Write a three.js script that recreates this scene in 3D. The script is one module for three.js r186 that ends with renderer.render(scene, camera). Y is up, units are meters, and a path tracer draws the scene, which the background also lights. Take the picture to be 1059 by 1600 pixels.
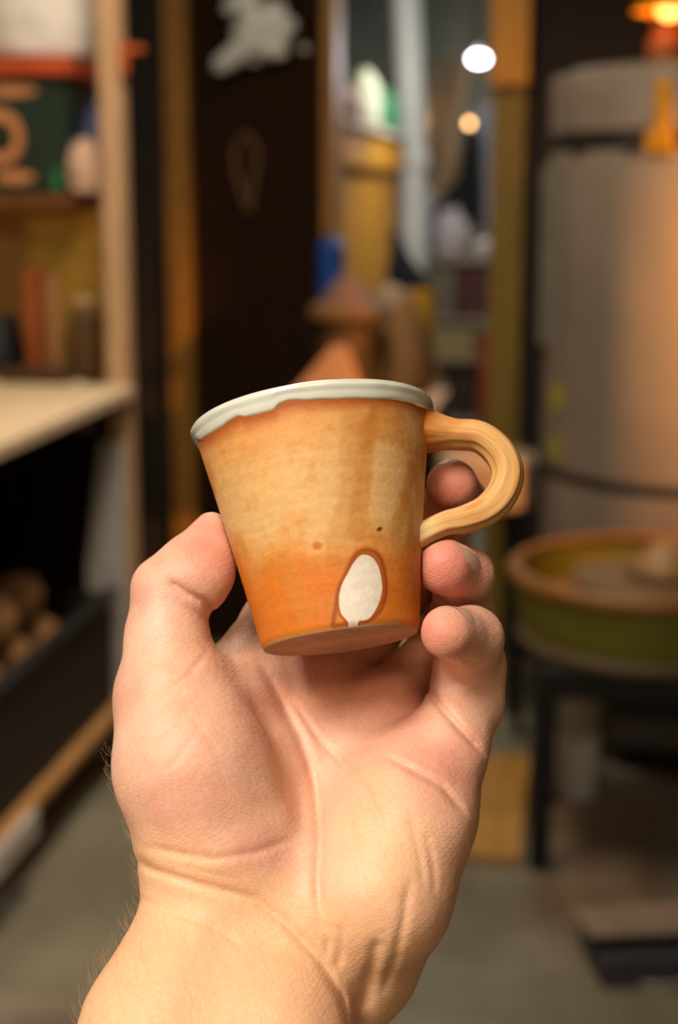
import * as THREE from 'three';
import { RoundedBoxGeometry } from 'three/addons/geometries/RoundedBoxGeometry.js';
import { mergeGeometries } from 'three/addons/utils/BufferGeometryUtils.js';
import { RectAreaLightUniformsLib } from 'three/addons/lights/RectAreaLightUniformsLib.js';
import { ImprovedNoise } from 'three/addons/math/ImprovedNoise.js';

RectAreaLightUniformsLib.init();
const scene = new THREE.Scene();
scene.background = new THREE.Color(0x000000);
// ---------------------------------------------------------------- camera
const FPX = 2370, CX = 529.5, CY = 800, EYE = 1.35;
const camera = new THREE.PerspectiveCamera(2 * Math.atan(800 / FPX) * 180 / Math.PI, 1059 / 1600, 0.02, 40);
camera.position.set(0, EYE, 0);
camera.rotation.order = 'YXZ';
camera.rotation.set(-12 * Math.PI / 180, 9 * Math.PI / 180, 0);
camera.updateMatrixWorld(true);
camera.focus = 0.414;
camera.userData.fStop = 8.5;
scene.add(camera);
// ---------------------------------------------------------------- renderer, exposure
const renderer = new THREE.WebGLRenderer({ antialias: true });
renderer.toneMapping = THREE.LinearToneMapping;
renderer.toneMappingExposure = 0.62;
renderer.shadowMap.enabled = true;
// ---------------------------------------------------------------- large lamps: [x, y, z, width, depth, radiance, colour]
const PANELS = [
  ['ceiling_light', 'broad white ceiling light panel above the raised hand', -0.56, 2.46, 0.72, 0.6, 0.8, 60, 0xfff4ea],
  ['ceiling_light_001', 'warm square ceiling light panel beside the broad white one', 0.3, 2.46, 1.2, 0.4, 0.4, 48, 0xffdcb4],
  ['ceiling_light_002', 'long ceiling light panel above the worktop', -0.62, 2.46, -2.55, 0.22, 1.2, 58, 0xffe8cc],
  ['ceiling_light_003', 'ceiling light strip of the back room behind the doorway', -0.35, 2.5, -4.85, 0.7, 0.16, 75, 0xf4f2ea],
  ['ceiling_light_004', 'second ceiling light strip deeper in the back room', 0.0, 2.5, -6.95, 0.7, 0.16, 80, 0xf4f2ea],
];
for (const [name, label, x, y, z, w, d, I, c] of PANELS) {
  const g = new THREE.Group(); g.name = name; g.position.set(x, y, z);
  g.userData = { label, category: 'ceiling light' };
  const fr = new THREE.Mesh(new THREE.BoxGeometry(w + 0.06, 0.05, d + 0.06), new THREE.MeshStandardMaterial({ color: 0xd8d6d0, roughness: 0.5 }));
  fr.name = 'housing'; fr.position.y = 0.015; g.add(fr);
  const df = new THREE.Mesh(new THREE.BoxGeometry(w, 0.01, d), new THREE.MeshStandardMaterial({ color: 0xf4f2ea, roughness: 0.5, emissive: c, emissiveIntensity: 3 }));
  df.name = 'diffuser'; df.position.y = -0.015; g.add(df);
  const L = new THREE.RectAreaLight(c, I, w, d); L.position.y = -0.024; L.castShadow = true; L.rotation.x = -Math.PI / 2; g.add(L);
  scene.add(g);
}

// ---------------------------------------------------------------- helpers
const R0 = new THREE.Vector3(), U0 = new THREE.Vector3(), B0 = new THREE.Vector3();
camera.matrixWorld.extractBasis(R0, U0, B0);
const V = (x, y, z) => new THREE.Vector3(x, y, z);
const ray = (px, py) => V(0, 0, 0).addScaledVector(R0, (px - CX) / FPX).addScaledVector(U0, -(py - CY) / FPX).sub(B0);
const cp = camera.position;
const atD = (px, py, D) => cp.clone().addScaledVector(ray(px, py), D);
const onX = (px, py, x) => { const r = ray(px, py); return cp.clone().addScaledVector(r, (x - cp.x) / r.x); };
const onY = (px, py, y) => { const r = ray(px, py); return cp.clone().addScaledVector(r, (y - cp.y) / r.y); };
const onZ = (px, py, z) => { const r = ray(px, py); return cp.clone().addScaledVector(r, (z - cp.z) / r.z); };
let seed = 12345;
const rnd = () => { seed = (seed * 1664525 + 1013904223) >>> 0; return seed / 4294967296; };
const noise = new ImprovedNoise();
const nz = (x, y, z) => noise.noise(x + 37.3, y + 11.7, z + 5.1);
const fbm = (x, y, z, o = 4) => { let s = 0, a = 0.5; for (let i = 0; i < o; i++) { s += a * nz(x, y, z); x *= 2.03; y *= 2.03; z *= 2.03; a *= 0.5; } return s; };
const clamp = (x, a, b) => Math.min(b, Math.max(a, x));
const smooth = (a, b, x) => { const t = clamp((x - a) / (b - a), 0, 1); return t * t * (3 - 2 * t); };
const taken = {};
const numbered = (n) => { taken[n] = (taken[n] ?? -1) + 1; return taken[n] ? n + '_' + String(taken[n]).padStart(3, '0') : n; };

function tex(w, h, f, srgb = true) {
  const d = new Uint8Array(w * h * 4);
  for (let j = 0; j < h; j++) for (let i = 0; i < w; i++) {
    const c = f(i / w, j / h, i, j), k = (j * w + i) * 4;
    d[k] = clamp(c[0], 0, 255); d[k + 1] = clamp(c[1], 0, 255); d[k + 2] = clamp(c[2], 0, 255); d[k + 3] = 255;
  }
  const t = new THREE.DataTexture(d, w, h);
  t.wrapS = t.wrapT = THREE.RepeatWrapping; t.magFilter = THREE.LinearFilter; t.minFilter = THREE.LinearFilter;
  if (srgb) t.colorSpace = THREE.SRGBColorSpace;
  t.needsUpdate = true; return t;
}
// periodic noise for tiling textures
const per = (u, v, f, s = 0) => { const a = u * 6.2831853, b = v * 6.2831853, r = f / 6.2831853; return nz(Math.cos(a) * r + s, Math.sin(a) * r, Math.cos(b) * r * 0.8) * 0.6 + nz(Math.sin(b) * r + s, Math.cos(b) * r + 9, Math.sin(a) * r * 0.8) * 0.6; };
const M = (color, roughness = 0.8, o = {}) => new THREE.MeshPhysicalMaterial({ color, roughness, ...o });
const mottle = tex(256, 256, (u, v) => { const n = 235 + 26 * per(u, v, 6) + 22 * per(u, v, 22, 3) + 10 * per(u, v, 60, 7); return [n, n, n]; });
const MM = (color, roughness = 0.8, o = {}) => M(color, roughness, { map: mottle, ...o });
const woodTex = (c1, c2) => tex(256, 512, (u, v) => {
  const w = per(u, v, 5), g = 0.5 + 0.5 * Math.sin((u * 9 + w * 0.9 + per(u, v, 3, 5) * 0.5) * 6.2831853), f = per(u * 1, v * 0.25, 60, 2);
  const t = clamp(0.25 + 0.45 * g + 0.5 * f, 0, 1);
  return [0, 1, 2].map((k) => c1[k] + (c2[k] - c1[k]) * t);
});
const MATS = {
  pine: M(0xffffff, 0.62, { map: woodTex([196, 150, 92], [156, 106, 52]) }),
  paleBoard: M(0xffffff, 0.6, { map: woodTex([226, 206, 174], [208, 184, 148]) }), greyPine: M(0xffffff, 0.65, { map: woodTex([196, 164, 128], [168, 132, 94]) }),
  ochreTrim: M(0xffffff, 0.6, { map: woodTex([150, 108, 28], [112, 76, 14]) }),
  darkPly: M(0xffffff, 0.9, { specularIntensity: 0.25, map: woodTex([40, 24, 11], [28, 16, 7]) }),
  ply: M(0xffffff, 0.7, { map: woodTex([176, 134, 62], [146, 104, 40]) }),
  black: MM(0x14130f, 0.6), blackMetal: MM(0x121210, 0.45, { metalness: 0.3 }),
  whitePlastic: MM(0xd9d8d2, 0.5), steel: MM(0x9b968c, 0.42, { metalness: 0.55 }),
};
function uvBox(g, s = 1) {
  const p = g.attributes.position, n = g.attributes.normal, uv = new Float32Array(p.count * 2);
  for (let i = 0; i < p.count; i++) {
    const ax = Math.abs(n.getX(i)), ay = Math.abs(n.getY(i)), az = Math.abs(n.getZ(i));
    let a, b;
    if (ax >= ay && ax >= az) { a = p.getZ(i); b = p.getY(i); } else if (ay >= az) { a = p.getX(i); b = p.getZ(i); } else { a = p.getX(i); b = p.getY(i); }
    uv[2 * i] = a * s; uv[2 * i + 1] = b * s;
  }
  g.setAttribute('uv', new THREE.BufferAttribute(uv, 2)); return g;
}
function box(w, h, d, x = 0, y = 0, z = 0, r = 0.004) {
  const g = new RoundedBoxGeometry(w, h, d, 2, Math.min(r, w / 2.1, h / 2.1, d / 2.1)); g.translate(x, y, z); return uvBox(g, 2);
}
const lathe = (pts, seg = 48) => new THREE.LatheGeometry(pts.map(([x, y]) => new THREE.Vector2(x, y)), seg);
const tube = (pts, r, seg = 40, rs = 10) => new THREE.TubeGeometry(new THREE.CatmullRomCurve3(pts), seg, r, rs, false);
function mesh(name, geo, m, parent) {
  const o = new THREE.Mesh(geo, m); o.name = name; o.castShadow = o.receiveShadow = true; parent.add(o); return o;
}
function thing(name, label, category, pos = V(0, 0, 0), turn = 0, group) {
  const o = new THREE.Group(); o.name = numbered(name); o.position.copy(pos); o.rotation.y = turn;
  o.userData = { label, category }; if (group) o.userData.group = group; scene.add(o); return o;
}
function one(name, label, category, geo, m, pos = V(0, 0, 0), turn = 0, group) {
  const o = mesh(numbered(name), geo, m, scene); o.position.copy(pos); o.rotation.y = turn; o.userData = { label, category }; if (group) o.userData.group = group; return o;
}
function struct(name, geo, m) { const o = mesh(name, geo, m, scene); o.userData = { kind: 'structure' }; return o; }
// rectangle seen in the picture, standing in the plane z
function rectZ(x0, y0, x1, y1, z) {
  const ym = (y0 + y1) / 2, a = onZ(x0, ym, z), b = onZ(x1, ym, z), xm = (x0 + x1) / 2, t = onZ(xm, y0, z), d = onZ(xm, y1, z);
  return { x: (a.x + b.x) / 2, w: b.x - a.x, y0: d.y, y1: t.y, h: t.y - d.y, z };
}
// lumpy solid: displaced sphere
function lump(rx, ry, rz, amp, freq, sd = 0, detail = 40, flat = true) {
  const g = new THREE.SphereGeometry(1, detail, Math.round(detail * 0.7)), p = g.attributes.position, v = V();
  for (let i = 0; i < p.count; i++) {
    v.fromBufferAttribute(p, i);
    const k = 1 + amp * fbm(v.x * freq + sd, v.y * freq + sd, v.z * freq, 3) * 2;
    let y = v.y * k; if (flat) y = y < -0.55 ? -0.55 + (y + 0.55) * 0.12 : y;
    p.setXYZ(i, v.x * k * rx, y * ry, v.z * k * rz);
  }
  g.computeVertexNormals(); return g;
}

const sit = (g) => { g.computeBoundingBox(); return g.translate(0, -g.boundingBox.min.y + 0.0005, 0); };

// ================================================================ the room
const XL = -1.72, XR = 2.3, ZF = 1.9, ZP = -4.3, ZB = -8.2, HC = 2.55, T = 0.12;
const floorTex = tex(1024, 1024, (u, v) => {
  const a = per(u, v, 5), b = per(u, v, 14, 4), c = per(u, v, 45, 8), e = per(u, v, 160, 1);
  const st = smooth(0.16, 0.42, per(u, v, 8, 20)), br = smooth(0.12, 0.4, per(u, v, 7, 31));
  let r = 112 + 26 * a + 22 * b + 12 * c + 10 * e, g = r * 0.95, bl = r * 0.79;
  r += st * 34; g += st * 32; bl += st * 34; r -= br * 6; g -= br * 18; bl -= br * 20;
  return [r, g, bl];
});
const floorMat = M(0xffffff, 0.62, { map: floorTex, bumpMap: mottle, bumpScale: 0.002 });
const plaster = MM(0x8f8676, 0.9), plasterBack = MM(0x8b8f86, 0.9), ceilMat = MM(0xb9b4a8, 0.9);
struct('floor', uvBox(new THREE.BoxGeometry(XR - XL + 2 * T, T, ZF - ZB + 2 * T).translate((XR + XL) / 2, -T / 2, (ZF + ZB) / 2), 0.35), floorMat);
struct('ceiling', uvBox(new THREE.BoxGeometry(XR - XL + 2 * T, T, ZF - ZB + 2 * T).translate((XR + XL) / 2, HC + T / 2, (ZF + ZB) / 2)), ceilMat);
struct('wall_left', uvBox(new THREE.BoxGeometry(T, HC, ZF - ZB).translate(XL - T / 2, HC / 2, (ZF + ZB) / 2)), plaster);
struct('wall_right', uvBox(new THREE.BoxGeometry(T, HC, ZF - ZB).translate(XR + T / 2, HC / 2, (ZF + ZB) / 2)), MM(0x6a5a44, 0.9));
struct('wall_front', uvBox(new THREE.BoxGeometry(XR - XL + 2 * T, HC, T).translate((XR + XL) / 2, HC / 2, ZF + T / 2)), plaster);
struct('wall_back', uvBox(new THREE.BoxGeometry(XR - XL + 2 * T, HC, T).translate((XR + XL) / 2, HC / 2, ZB - T / 2)), plasterBack);
// partition with the doorway; pixel columns 262 | 300 ... 505 | 525 opening 770 | 820
const pxX = (px, py = 350) => onZ(px, py, ZP).x;
const xA0 = pxX(263), xA1 = pxX(300), xB0 = pxX(505), xB1 = pxX(526), xC0 = pxX(766), xC1 = pxX(818);
{
  const wallDark = MM(0x1c140d, 0.85), pw = 0.1;
  struct('wall_partition_left', uvBox(new THREE.BoxGeometry(xA0 - XL, HC, pw).translate((XL + xA0) / 2, HC / 2, ZP - pw / 2)), wallDark);
  struct('wall_partition_right', uvBox(new THREE.BoxGeometry(XR - xC1, HC, pw).translate((XR + xC1) / 2, HC / 2, ZP - pw / 2)), wallDark);
  struct('wall_partition_top', uvBox(new THREE.BoxGeometry(xC1 - xA0, HC - 2.2, pw).translate((xC1 + xA0) / 2, (HC + 2.2) / 2, ZP - pw / 2)), wallDark);
  const post = (x0, x1, name, m) => struct(name, box(x1 - x0, 2.2, 0.14, (x0 + x1) / 2, 1.1, ZP - 0.04, 0.006), m);
  post(xA0, xA1, 'trim_1', MATS.ochreTrim); post(xB0, xB1, 'trim_2', MATS.ochreTrim);
  const t3 = post(xC0, xC1, 'trim_3', M(0xffffff, 0.6, { map: woodTex([136, 110, 30], [104, 82, 16]) }));
  // brighter bare timber on the top part of the right jamb
  const yb = onZ(795, 136, ZP).y;
  mesh('jamb_block', box(xC1 - xC0 + 0.012, 2.2 - yb, 0.05, (xC0 + xC1) / 2, (2.2 + yb) / 2, ZP + 0.04, 0.004), M(0xffffff, 0.6, { map: woodTex([206, 146, 36], [176, 116, 22]) }), t3);
  const d = struct('door_1', box(xB0 - xA1, 2.18, 0.04, (xA1 + xB0) / 2, 1.1, ZP - 0.04, 0.003), MATS.darkPly);
  mesh('door_rail', box(xB0 - xA1, 0.012, 0.046, (xA1 + xB0) / 2, onZ(400, 200, ZP).y, ZP - 0.04, 0.003), MATS.darkPly, d);
}

// ================================================================ back-room lamps
function bulb(name, label, px, py, D, r, color, I, radiance) {
  const p = atD(px, py, D), t = thing(name, label, 'bulb', p);
  mesh('glass', new THREE.SphereGeometry(r, 24, 16).scale(r > 0.015 ? 1.7 : 1, 1, 1), M(0xffffff, 0.4, { emissive: color, emissiveIntensity: radiance }), t);
  mesh('socket', lathe([[0, r * 0.7], [r * 0.6, r * 0.75], [r * 0.62, r * 2.0], [0, r * 2.05]], 20), MATS.whitePlastic, t);
  mesh('cord', tube([V(0, r * 2, 0), V(0.004, (HC - p.y) * 0.5, 0), V(0, HC - p.y - 0.004, 0)], 0.003, 8, 6), MATS.black, t);
  const L = new THREE.PointLight(color, I); L.castShadow = true; t.add(L); return t;
}
bulb('light_bulb', 'bright white oval bulb hanging in the back room', 748, 92, 5.0, 0.017, 0xf4f4ff, 1.7, 30);
bulb('light_bulb', 'small warm yellow bulb hanging below the white one', 733, 193, 6.9, 0.014, 0xffc070, 0.8, 14);

// ================================================================ left shelving unit
const XS = -1.035, SD = 0.62;                                   // front plane, depth
const zEnd = onX(203, 600, XS).z;                               // far post
const HB = zEnd - 0.3, hxr = onZ(176, 350, HB).x;                // back and right end of the hutch at the far end of the worktop
{
  const t = thing('shelving_unit', 'pine shelving unit with cream worktop along the left wall', 'shelf', V(0, 0, 0));
  const zN = -0.9, len = zN - zEnd, zc = (zN + zEnd) / 2, xc = XS - SD / 2;
  const pw = 0.052;
  mesh('post', box(pw, 2.25, pw, XS - pw / 2, 1.125, zEnd - pw / 2 + 0.01, 0.004), MATS.greyPine, t);
  mesh('post', box(pw, 0.874, pw, XS - pw / 2, 0.437, zN, 0.004), MATS.pine, t);
  mesh('post', box(pw, 0.874, pw, XS - SD + pw / 2, 0.437, zN, 0.004), MATS.pine, t);
  mesh('worktop', box(SD, 0.028, len - 0.01, xc + 0.014, 0.89, zc + 0.005, 0.004), MATS.paleBoard, t);
  mesh('worktop_end', box(hxr - (XS - SD), 0.028, 0.3, (hxr + XS - SD) / 2, 0.89, zEnd - 0.15, 0.002), MATS.paleBoard, t);
  mesh('lower_shelf', box(SD, 0.022, len, xc, 0.15, zc, 0.003), MATS.pine, t);
  const hw = hxr - (XS - SD), hx = (hxr + XS - SD) / 2;
  mesh('middle_shelf', box(hw, 0.028, 0.3, hx, 1.325, zEnd - 0.15, 0.003), M(0xffffff, 0.6, { map: woodTex([120, 70, 24], [92, 50, 16]) }), t);
  mesh('upper_shelf', box(hw, 0.032, 0.3, hx, 1.622, zEnd - 0.15, 0.003), M(0xd4551c, 0.55, { map: mottle }), t);
  mesh('back_panel', box(hw, 1.35, 0.014, hx, 0.905 + 0.675, HB - 0.008, 0.002), M(0xffffff, 0.7, { map: woodTex([188, 140, 66], [158, 108, 40]) }), t);
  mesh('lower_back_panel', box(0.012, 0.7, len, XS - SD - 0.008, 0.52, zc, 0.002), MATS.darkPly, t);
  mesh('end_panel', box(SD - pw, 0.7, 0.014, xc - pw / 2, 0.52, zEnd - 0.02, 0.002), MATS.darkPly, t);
  mesh('bracket', box(0.05, 0.08, 0.02, XS - 0.11, 0.835, zEnd + 0.01, 0.003), MATS.steel, t);
}
const ZE = HB + 0.01;                                            // things stand in the hutch from here forwards
{ // items standing on the middle shelf: dark green box with printed emblem
  const y0 = 1.341, r = rectZ(-70, 122, 100, 300, ZE + 0.27);
  const t = thing('carton', 'dark green carton printed with pale orange marks on the middle shelf', 'carton', V(r.x, y0, ZE + 0.2));
  const h = r.y1 - y0;
  mesh('box_body', box(r.w, h, 0.14, 0, h / 2, 0, 0.004), MM(0x0a2a16, 0.6), t);
  const printM = MM(0xd9925a, 0.7), zf = 0.0705;
  const pr = (px, py, w, hh) => { const p = onZ(px, py, ZE + 0.27); return new THREE.SphereGeometry(1, 24, 12).scale(w / 2, hh / 2, 0.0008).translate(p.x - r.x, p.y - y0, zf); };
  mesh('printed_band', pr(10, 142, 0.15, 0.026), printM, t);
  mesh('printed_band', pr(22, 277, 0.1, 0.028), printM, t);
  const pc = onZ(0, 215, ZE + 0.27);
  mesh('printed_ring', new THREE.TorusGeometry(0.044, 0.012, 8, 40).scale(1, 1.12, 0.06).translate(pc.x - r.x, pc.y - y0, zf), printM, t);
  const gr = onZ(92, 280, ZE + 0.27);
  mesh('label', box(0.02, 0.05, 0.001, gr.x - r.x - 0.004, gr.y - y0, zf, 0.0004), MM(0x1d7a44, 0.6), t);
}
{
  const y0 = 1.341;
  const b = rectZ(118, 145, 148, 212, ZE + 0.15);
  const bt = thing('bottle', 'slate blue bottle leaning beside the green carton', 'bottle', V(b.x, y0, ZE + 0.13));
  mesh('bottle_body', lathe([[0, 0.001], [0.026, 0], [0.03, 0.01], [0.03, 0.15], [0.022, 0.185], [0.012, 0.2], [0.012, 0.215], [0, 0.215]], 28), MM(0x6a78b0, 0.4), bt);
  mesh('cap', lathe([[0, 0.212], [0.015, 0.212], [0.015, 0.235], [0, 0.237]], 20), MM(0x39456e, 0.5), bt);
  bt.rotation.z = -0.1; bt.position.y += 0.003;
  const p = rectZ(106, 215, 162, 300, ZE + 0.24);
  one('paper_bundle', 'crumpled pale pink paper bundle between green carton and post', 'paper', sit(lump(p.w / 2, 0.075, 0.035, 0.22, 1.8, 4)), MM(0xd7b49c, 0.9), V(p.x, y0, ZE + 0.245));
}
{ // worktop items: yellow cardboard box, red-orange binder, small cream cup, dark pot, board offcut
  const y0 = 0.9045;
  const r = rectZ(48, 318, 168, 560, ZE + 0.17);
  const c = thing('cardboard_panel_box', 'tall mustard cardboard box at the end of the worktop', 'box', V(r.x, y0, ZE + 0.14));
  const h = 0.395;
  mesh('box_body', box(r.w, h, 0.06, 0, h / 2, 0, 0.005), MM(0xb08a2c, 0.85), c);
  mesh('lid', box(r.w + 0.012, 0.05, 0.07, 0, h - 0.02, 0, 0.006), MM(0xb8862e, 0.85), c);
  const b = rectZ(44, 400, 64, 500, ZE + 0.22);
  one('binder', 'narrow red orange binder leaning on mustard box', 'binder', box(b.w, 0.26, 0.07, 0, 0.13, 0, 0.004), MM(0xa8521c, 0.8), V(b.x, y0, ZE + 0.215));
  const s = rectZ(66, 400, 92, 500, ZE + 0.22);
  one('paper_roll', 'tan paper roll upright beside red orange binder', 'paper roll', lathe([[0, 0], [s.w / 2, 0], [s.w / 2, 0.25], [s.w / 3, 0.25], [s.w / 3, 0.24], [0, 0.24]], 24), MM(0xa87848, 0.85), V(s.x, y0, ZE + 0.215));
  const g = rectZ(112, 400, 146, 460, ZE + 0.22);
  const gl = thing('glaze_jar', 'brown glaze jar with pale lid on the worktop', 'jar', V(g.x, y0, ZE + 0.215));
  mesh('jar_body', lathe([[0, 0], [0.03, 0], [0.036, 0.01], [0.036, 0.15], [0.026, 0.175], [0, 0.175]], 28), MM(0x5c3d1a, 0.5), gl);
  mesh('lid', lathe([[0, 0.172], [0.03, 0.172], [0.03, 0.196], [0, 0.2]], 24), MM(0xc09a68, 0.6), gl);
  const d = onY(8, 586, y0);
  const pot = thing('pot', 'small black pot standing on cream worktop', 'pot', V(d.x, y0, d.z + 0.03));
  mesh('pot_body', lathe([[0, 0.002], [0.045, 0], [0.058, 0.02], [0.062, 0.07], [0.048, 0.13], [0.05, 0.145], [0.046, 0.145], [0.044, 0.13], [0, 0.12]], 32), MM(0x1b1d22, 0.45), pot);
  mesh('pot_rim', new THREE.TorusGeometry(0.048, 0.004, 8, 32).rotateX(Math.PI / 2).translate(0, 0.145, 0), MM(0x1b1d22, 0.45), pot);
  const w = rectZ(50, 545, 150, 578, ZE + 0.1);
  one('wood_offcut', 'dark brown wood offcut lying on the worktop', 'wood', box(w.w, 0.035, 0.06, 0, 0.0175, 0, 0.003), MM(0x4e3516, 0.8), V(w.x, y0, ZE + 0.29));
  // top shelf: white bag
  const t = rectZ(-90, -80, 168, 92, ZE + 0.2);
  const wb = thing('plaster_sack', 'big white plaster sack on the orange upper shelf', 'sack', V(t.x, 1.6385, ZE + 0.17));
  mesh('sack_body', sit(lump(t.w / 2, 0.24, 0.1, 0.1, 1.5, 9)), MM(0xf0eee8, 0.75), wb);
  mesh('sack_fold', box(t.w * 0.7, 0.04, 0.05, 0, 0.36, 0, 0.015), MM(0xf0eee8, 0.75), wb);
  const cl = onX(205, 80, XS + 0.012);
  const k = thing('spring_clamp', 'small orange spring clamp gripping the shelf post', 'clamp', V(XS + 0.008, cl.y - 0.02, zEnd));
  mesh('jaw', box(0.016, 0.07, 0.03, 0, 0, 0, 0.006), MM(0xc05a18, 0.6), k);
  mesh('handle', box(0.04, 0.016, 0.016, 0.026, 0.02, 0, 0.006), MM(0xc05a18, 0.6), k);
}
{ // lower shelf: black tub with clay scraps; white board leaning
  const y0 = 0.161;
  const a = onX(0, 1062, XS - 0.02), b = zEnd + 0.1;
  const zn = -2.05, len = zn - b, zc = (zn + b) / 2, W = 0.46, H = 0.27;
  const t = thing('tub', 'long black plastic tub on the lower shelf', 'tub', V(XS - 0.03 - W / 2, y0, zc));
  mesh('base', box(W, 0.012, len, 0, 0.006, 0, 0.004), MATS.black, t);
  for (const s of [-1, 1]) {
    mesh('side', box(0.012, H, len, s * (W / 2 - 0.006), H / 2, 0, 0.004), MATS.black, t);
    mesh('end', box(W, H, 0.012, 0, H / 2, s * (len / 2 - 0.006), 0.004), MATS.black, t);
    mesh('rim', box(0.034, 0.014, len + 0.03, s * (W / 2), H, 0, 0.005), MATS.black, t);
  }
  const kinds = [[0xa87a48, 'mid brown crumbly'], [0xc49a68, 'light tan crumbly'], [0x80592f, 'dark brown damp']];
  let li = 0;
  for (let L = 0; L < 3; L++) for (let i = 0; i < 7 - L; i++) for (let j = 0; j < 3 - (L > 1 ? 1 : 0); j++) {
    const z = len / 2 - 0.1 - (i + 0.5 * L) * 0.165, x = (j - (L > 1 ? 0.5 : 1)) * 0.132 + (L > 1 ? 0.06 : 0) + 0.01 * (rnd() - 0.5);
    if (Math.abs(z) > len / 2 - 0.08) continue;
    const [c, w] = kinds[(li * 7 + L) % 3], g = sit(lump(0.059, 0.06, 0.074, 0.2, 1.7, li * 3.1, 24, false));
    one('clay_lump', w + ' clay lump in the heap filling the black tub', 'clay', g, MM(c, 0.95), V(XS - 0.03 - W / 2 + x, y0 + 0.013 + L * 0.115 + (L ? 0.02 : 0), zc + z), 0, w + ' clay lumps in the tub'); li++;
  }
  const p = rectZ(136, 690, 198, 905, zEnd + 0.03);
  const bs = new THREE.Shape(); { const e = p.y0 - y0, f = p.y1 - y0; bs.moveTo(-p.w / 2, 0); bs.lineTo(p.w / 2 - 0.004, 0); bs.lineTo(p.w / 2 - 0.004, f); bs.lineTo(-0.005, f); bs.lineTo(-p.w / 2, e + 0.03); bs.closePath(); }
  const boardG = new THREE.ExtrudeGeometry(bs, { depth: 0.016, bevelEnabled: true, bevelSize: 0.002, bevelThickness: 0.002, bevelSegments: 2 });
  const wb = one('plaster_board', 'pale grey plaster board propped under the worktop', 'board', boardG, MM(0xb9b6ae, 0.8), V(p.x, y0, zEnd + 0.03));
  
  const q = onX(15, 1215, XS);
  one('paper_sheet', 'white folded paper hanging over the lower shelf edge', 'paper', box(0.02, 0.055, 0.22, 0, 0, 0, 0.006), MM(0xcfc6bd, 0.8), V(XS + 0.0115, 0.14, q.z + 0.02));
}

// ================================================================ things hung on the dark door
{
  const zD = ZP - 0.019;
  const p = onZ(410, 52, zD + 0.05);
  const t = thing('plastic_bag', 'white crumpled plastic bag hanging on the dark door', 'bag', V(p.x, p.y, zD + 0.045));
  const b1 = lump(0.085, 0.075, 0.04, 0.35, 1.6, 2, 44, false); b1.rotateZ(0.55);
  mesh('bag_body', b1, MM(0xdde4e2, 0.4), t);
  const b2 = lump(0.075, 0.03, 0.03, 0.3, 2, 6, 30, false); b2.rotateZ(0.5); b2.translate(-0.075, -0.055, 0);
  mesh('bag_corner', b2, MM(0xdde4e2, 0.4), t);
  const b3 = lump(0.055, 0.03, 0.03, 0.3, 2, 8, 30, false); b3.rotateZ(0.45); b3.translate(-0.06, 0.085, 0);
  mesh('bag_handle', b3, MM(0xdde4e2, 0.4), t);
  const k = onZ(474, 76, zD + 0.03);
  const kn = thing('door_hook', 'small round steel hook on the dark door', 'hook', V(k.x, k.y, zD));
  mesh('plate', lathe([[0, 0], [0.014, 0], [0.014, 0.004], [0, 0.004]], 20).rotateX(Math.PI / 2), MATS.steel, kn);
  mesh('ball', new THREE.SphereGeometry(0.014, 20, 14).translate(0, 0, 0.022), M(0xd8d4cc, 0.25, { metalness: 0.6 }), kn);
  const l = onZ(385, 262, zD + 0.012);
  const lo = thing('wire_loop', 'faint tan loop of cord hanging on the dark door', 'cord', V(l.x, l.y, zD + 0.012));
  mesh('cord', tube([V(0.006, -0.12, 0), V(-0.03, -0.01, 0), V(-0.028, 0.06, 0), V(0.0, 0.09, 0), V(0.03, 0.05, 0), V(0.022, -0.03, 0), V(0.006, -0.12, 0)], 0.008, 60, 8), MM(0x6b4f2c, 0.85), lo);
}

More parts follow.
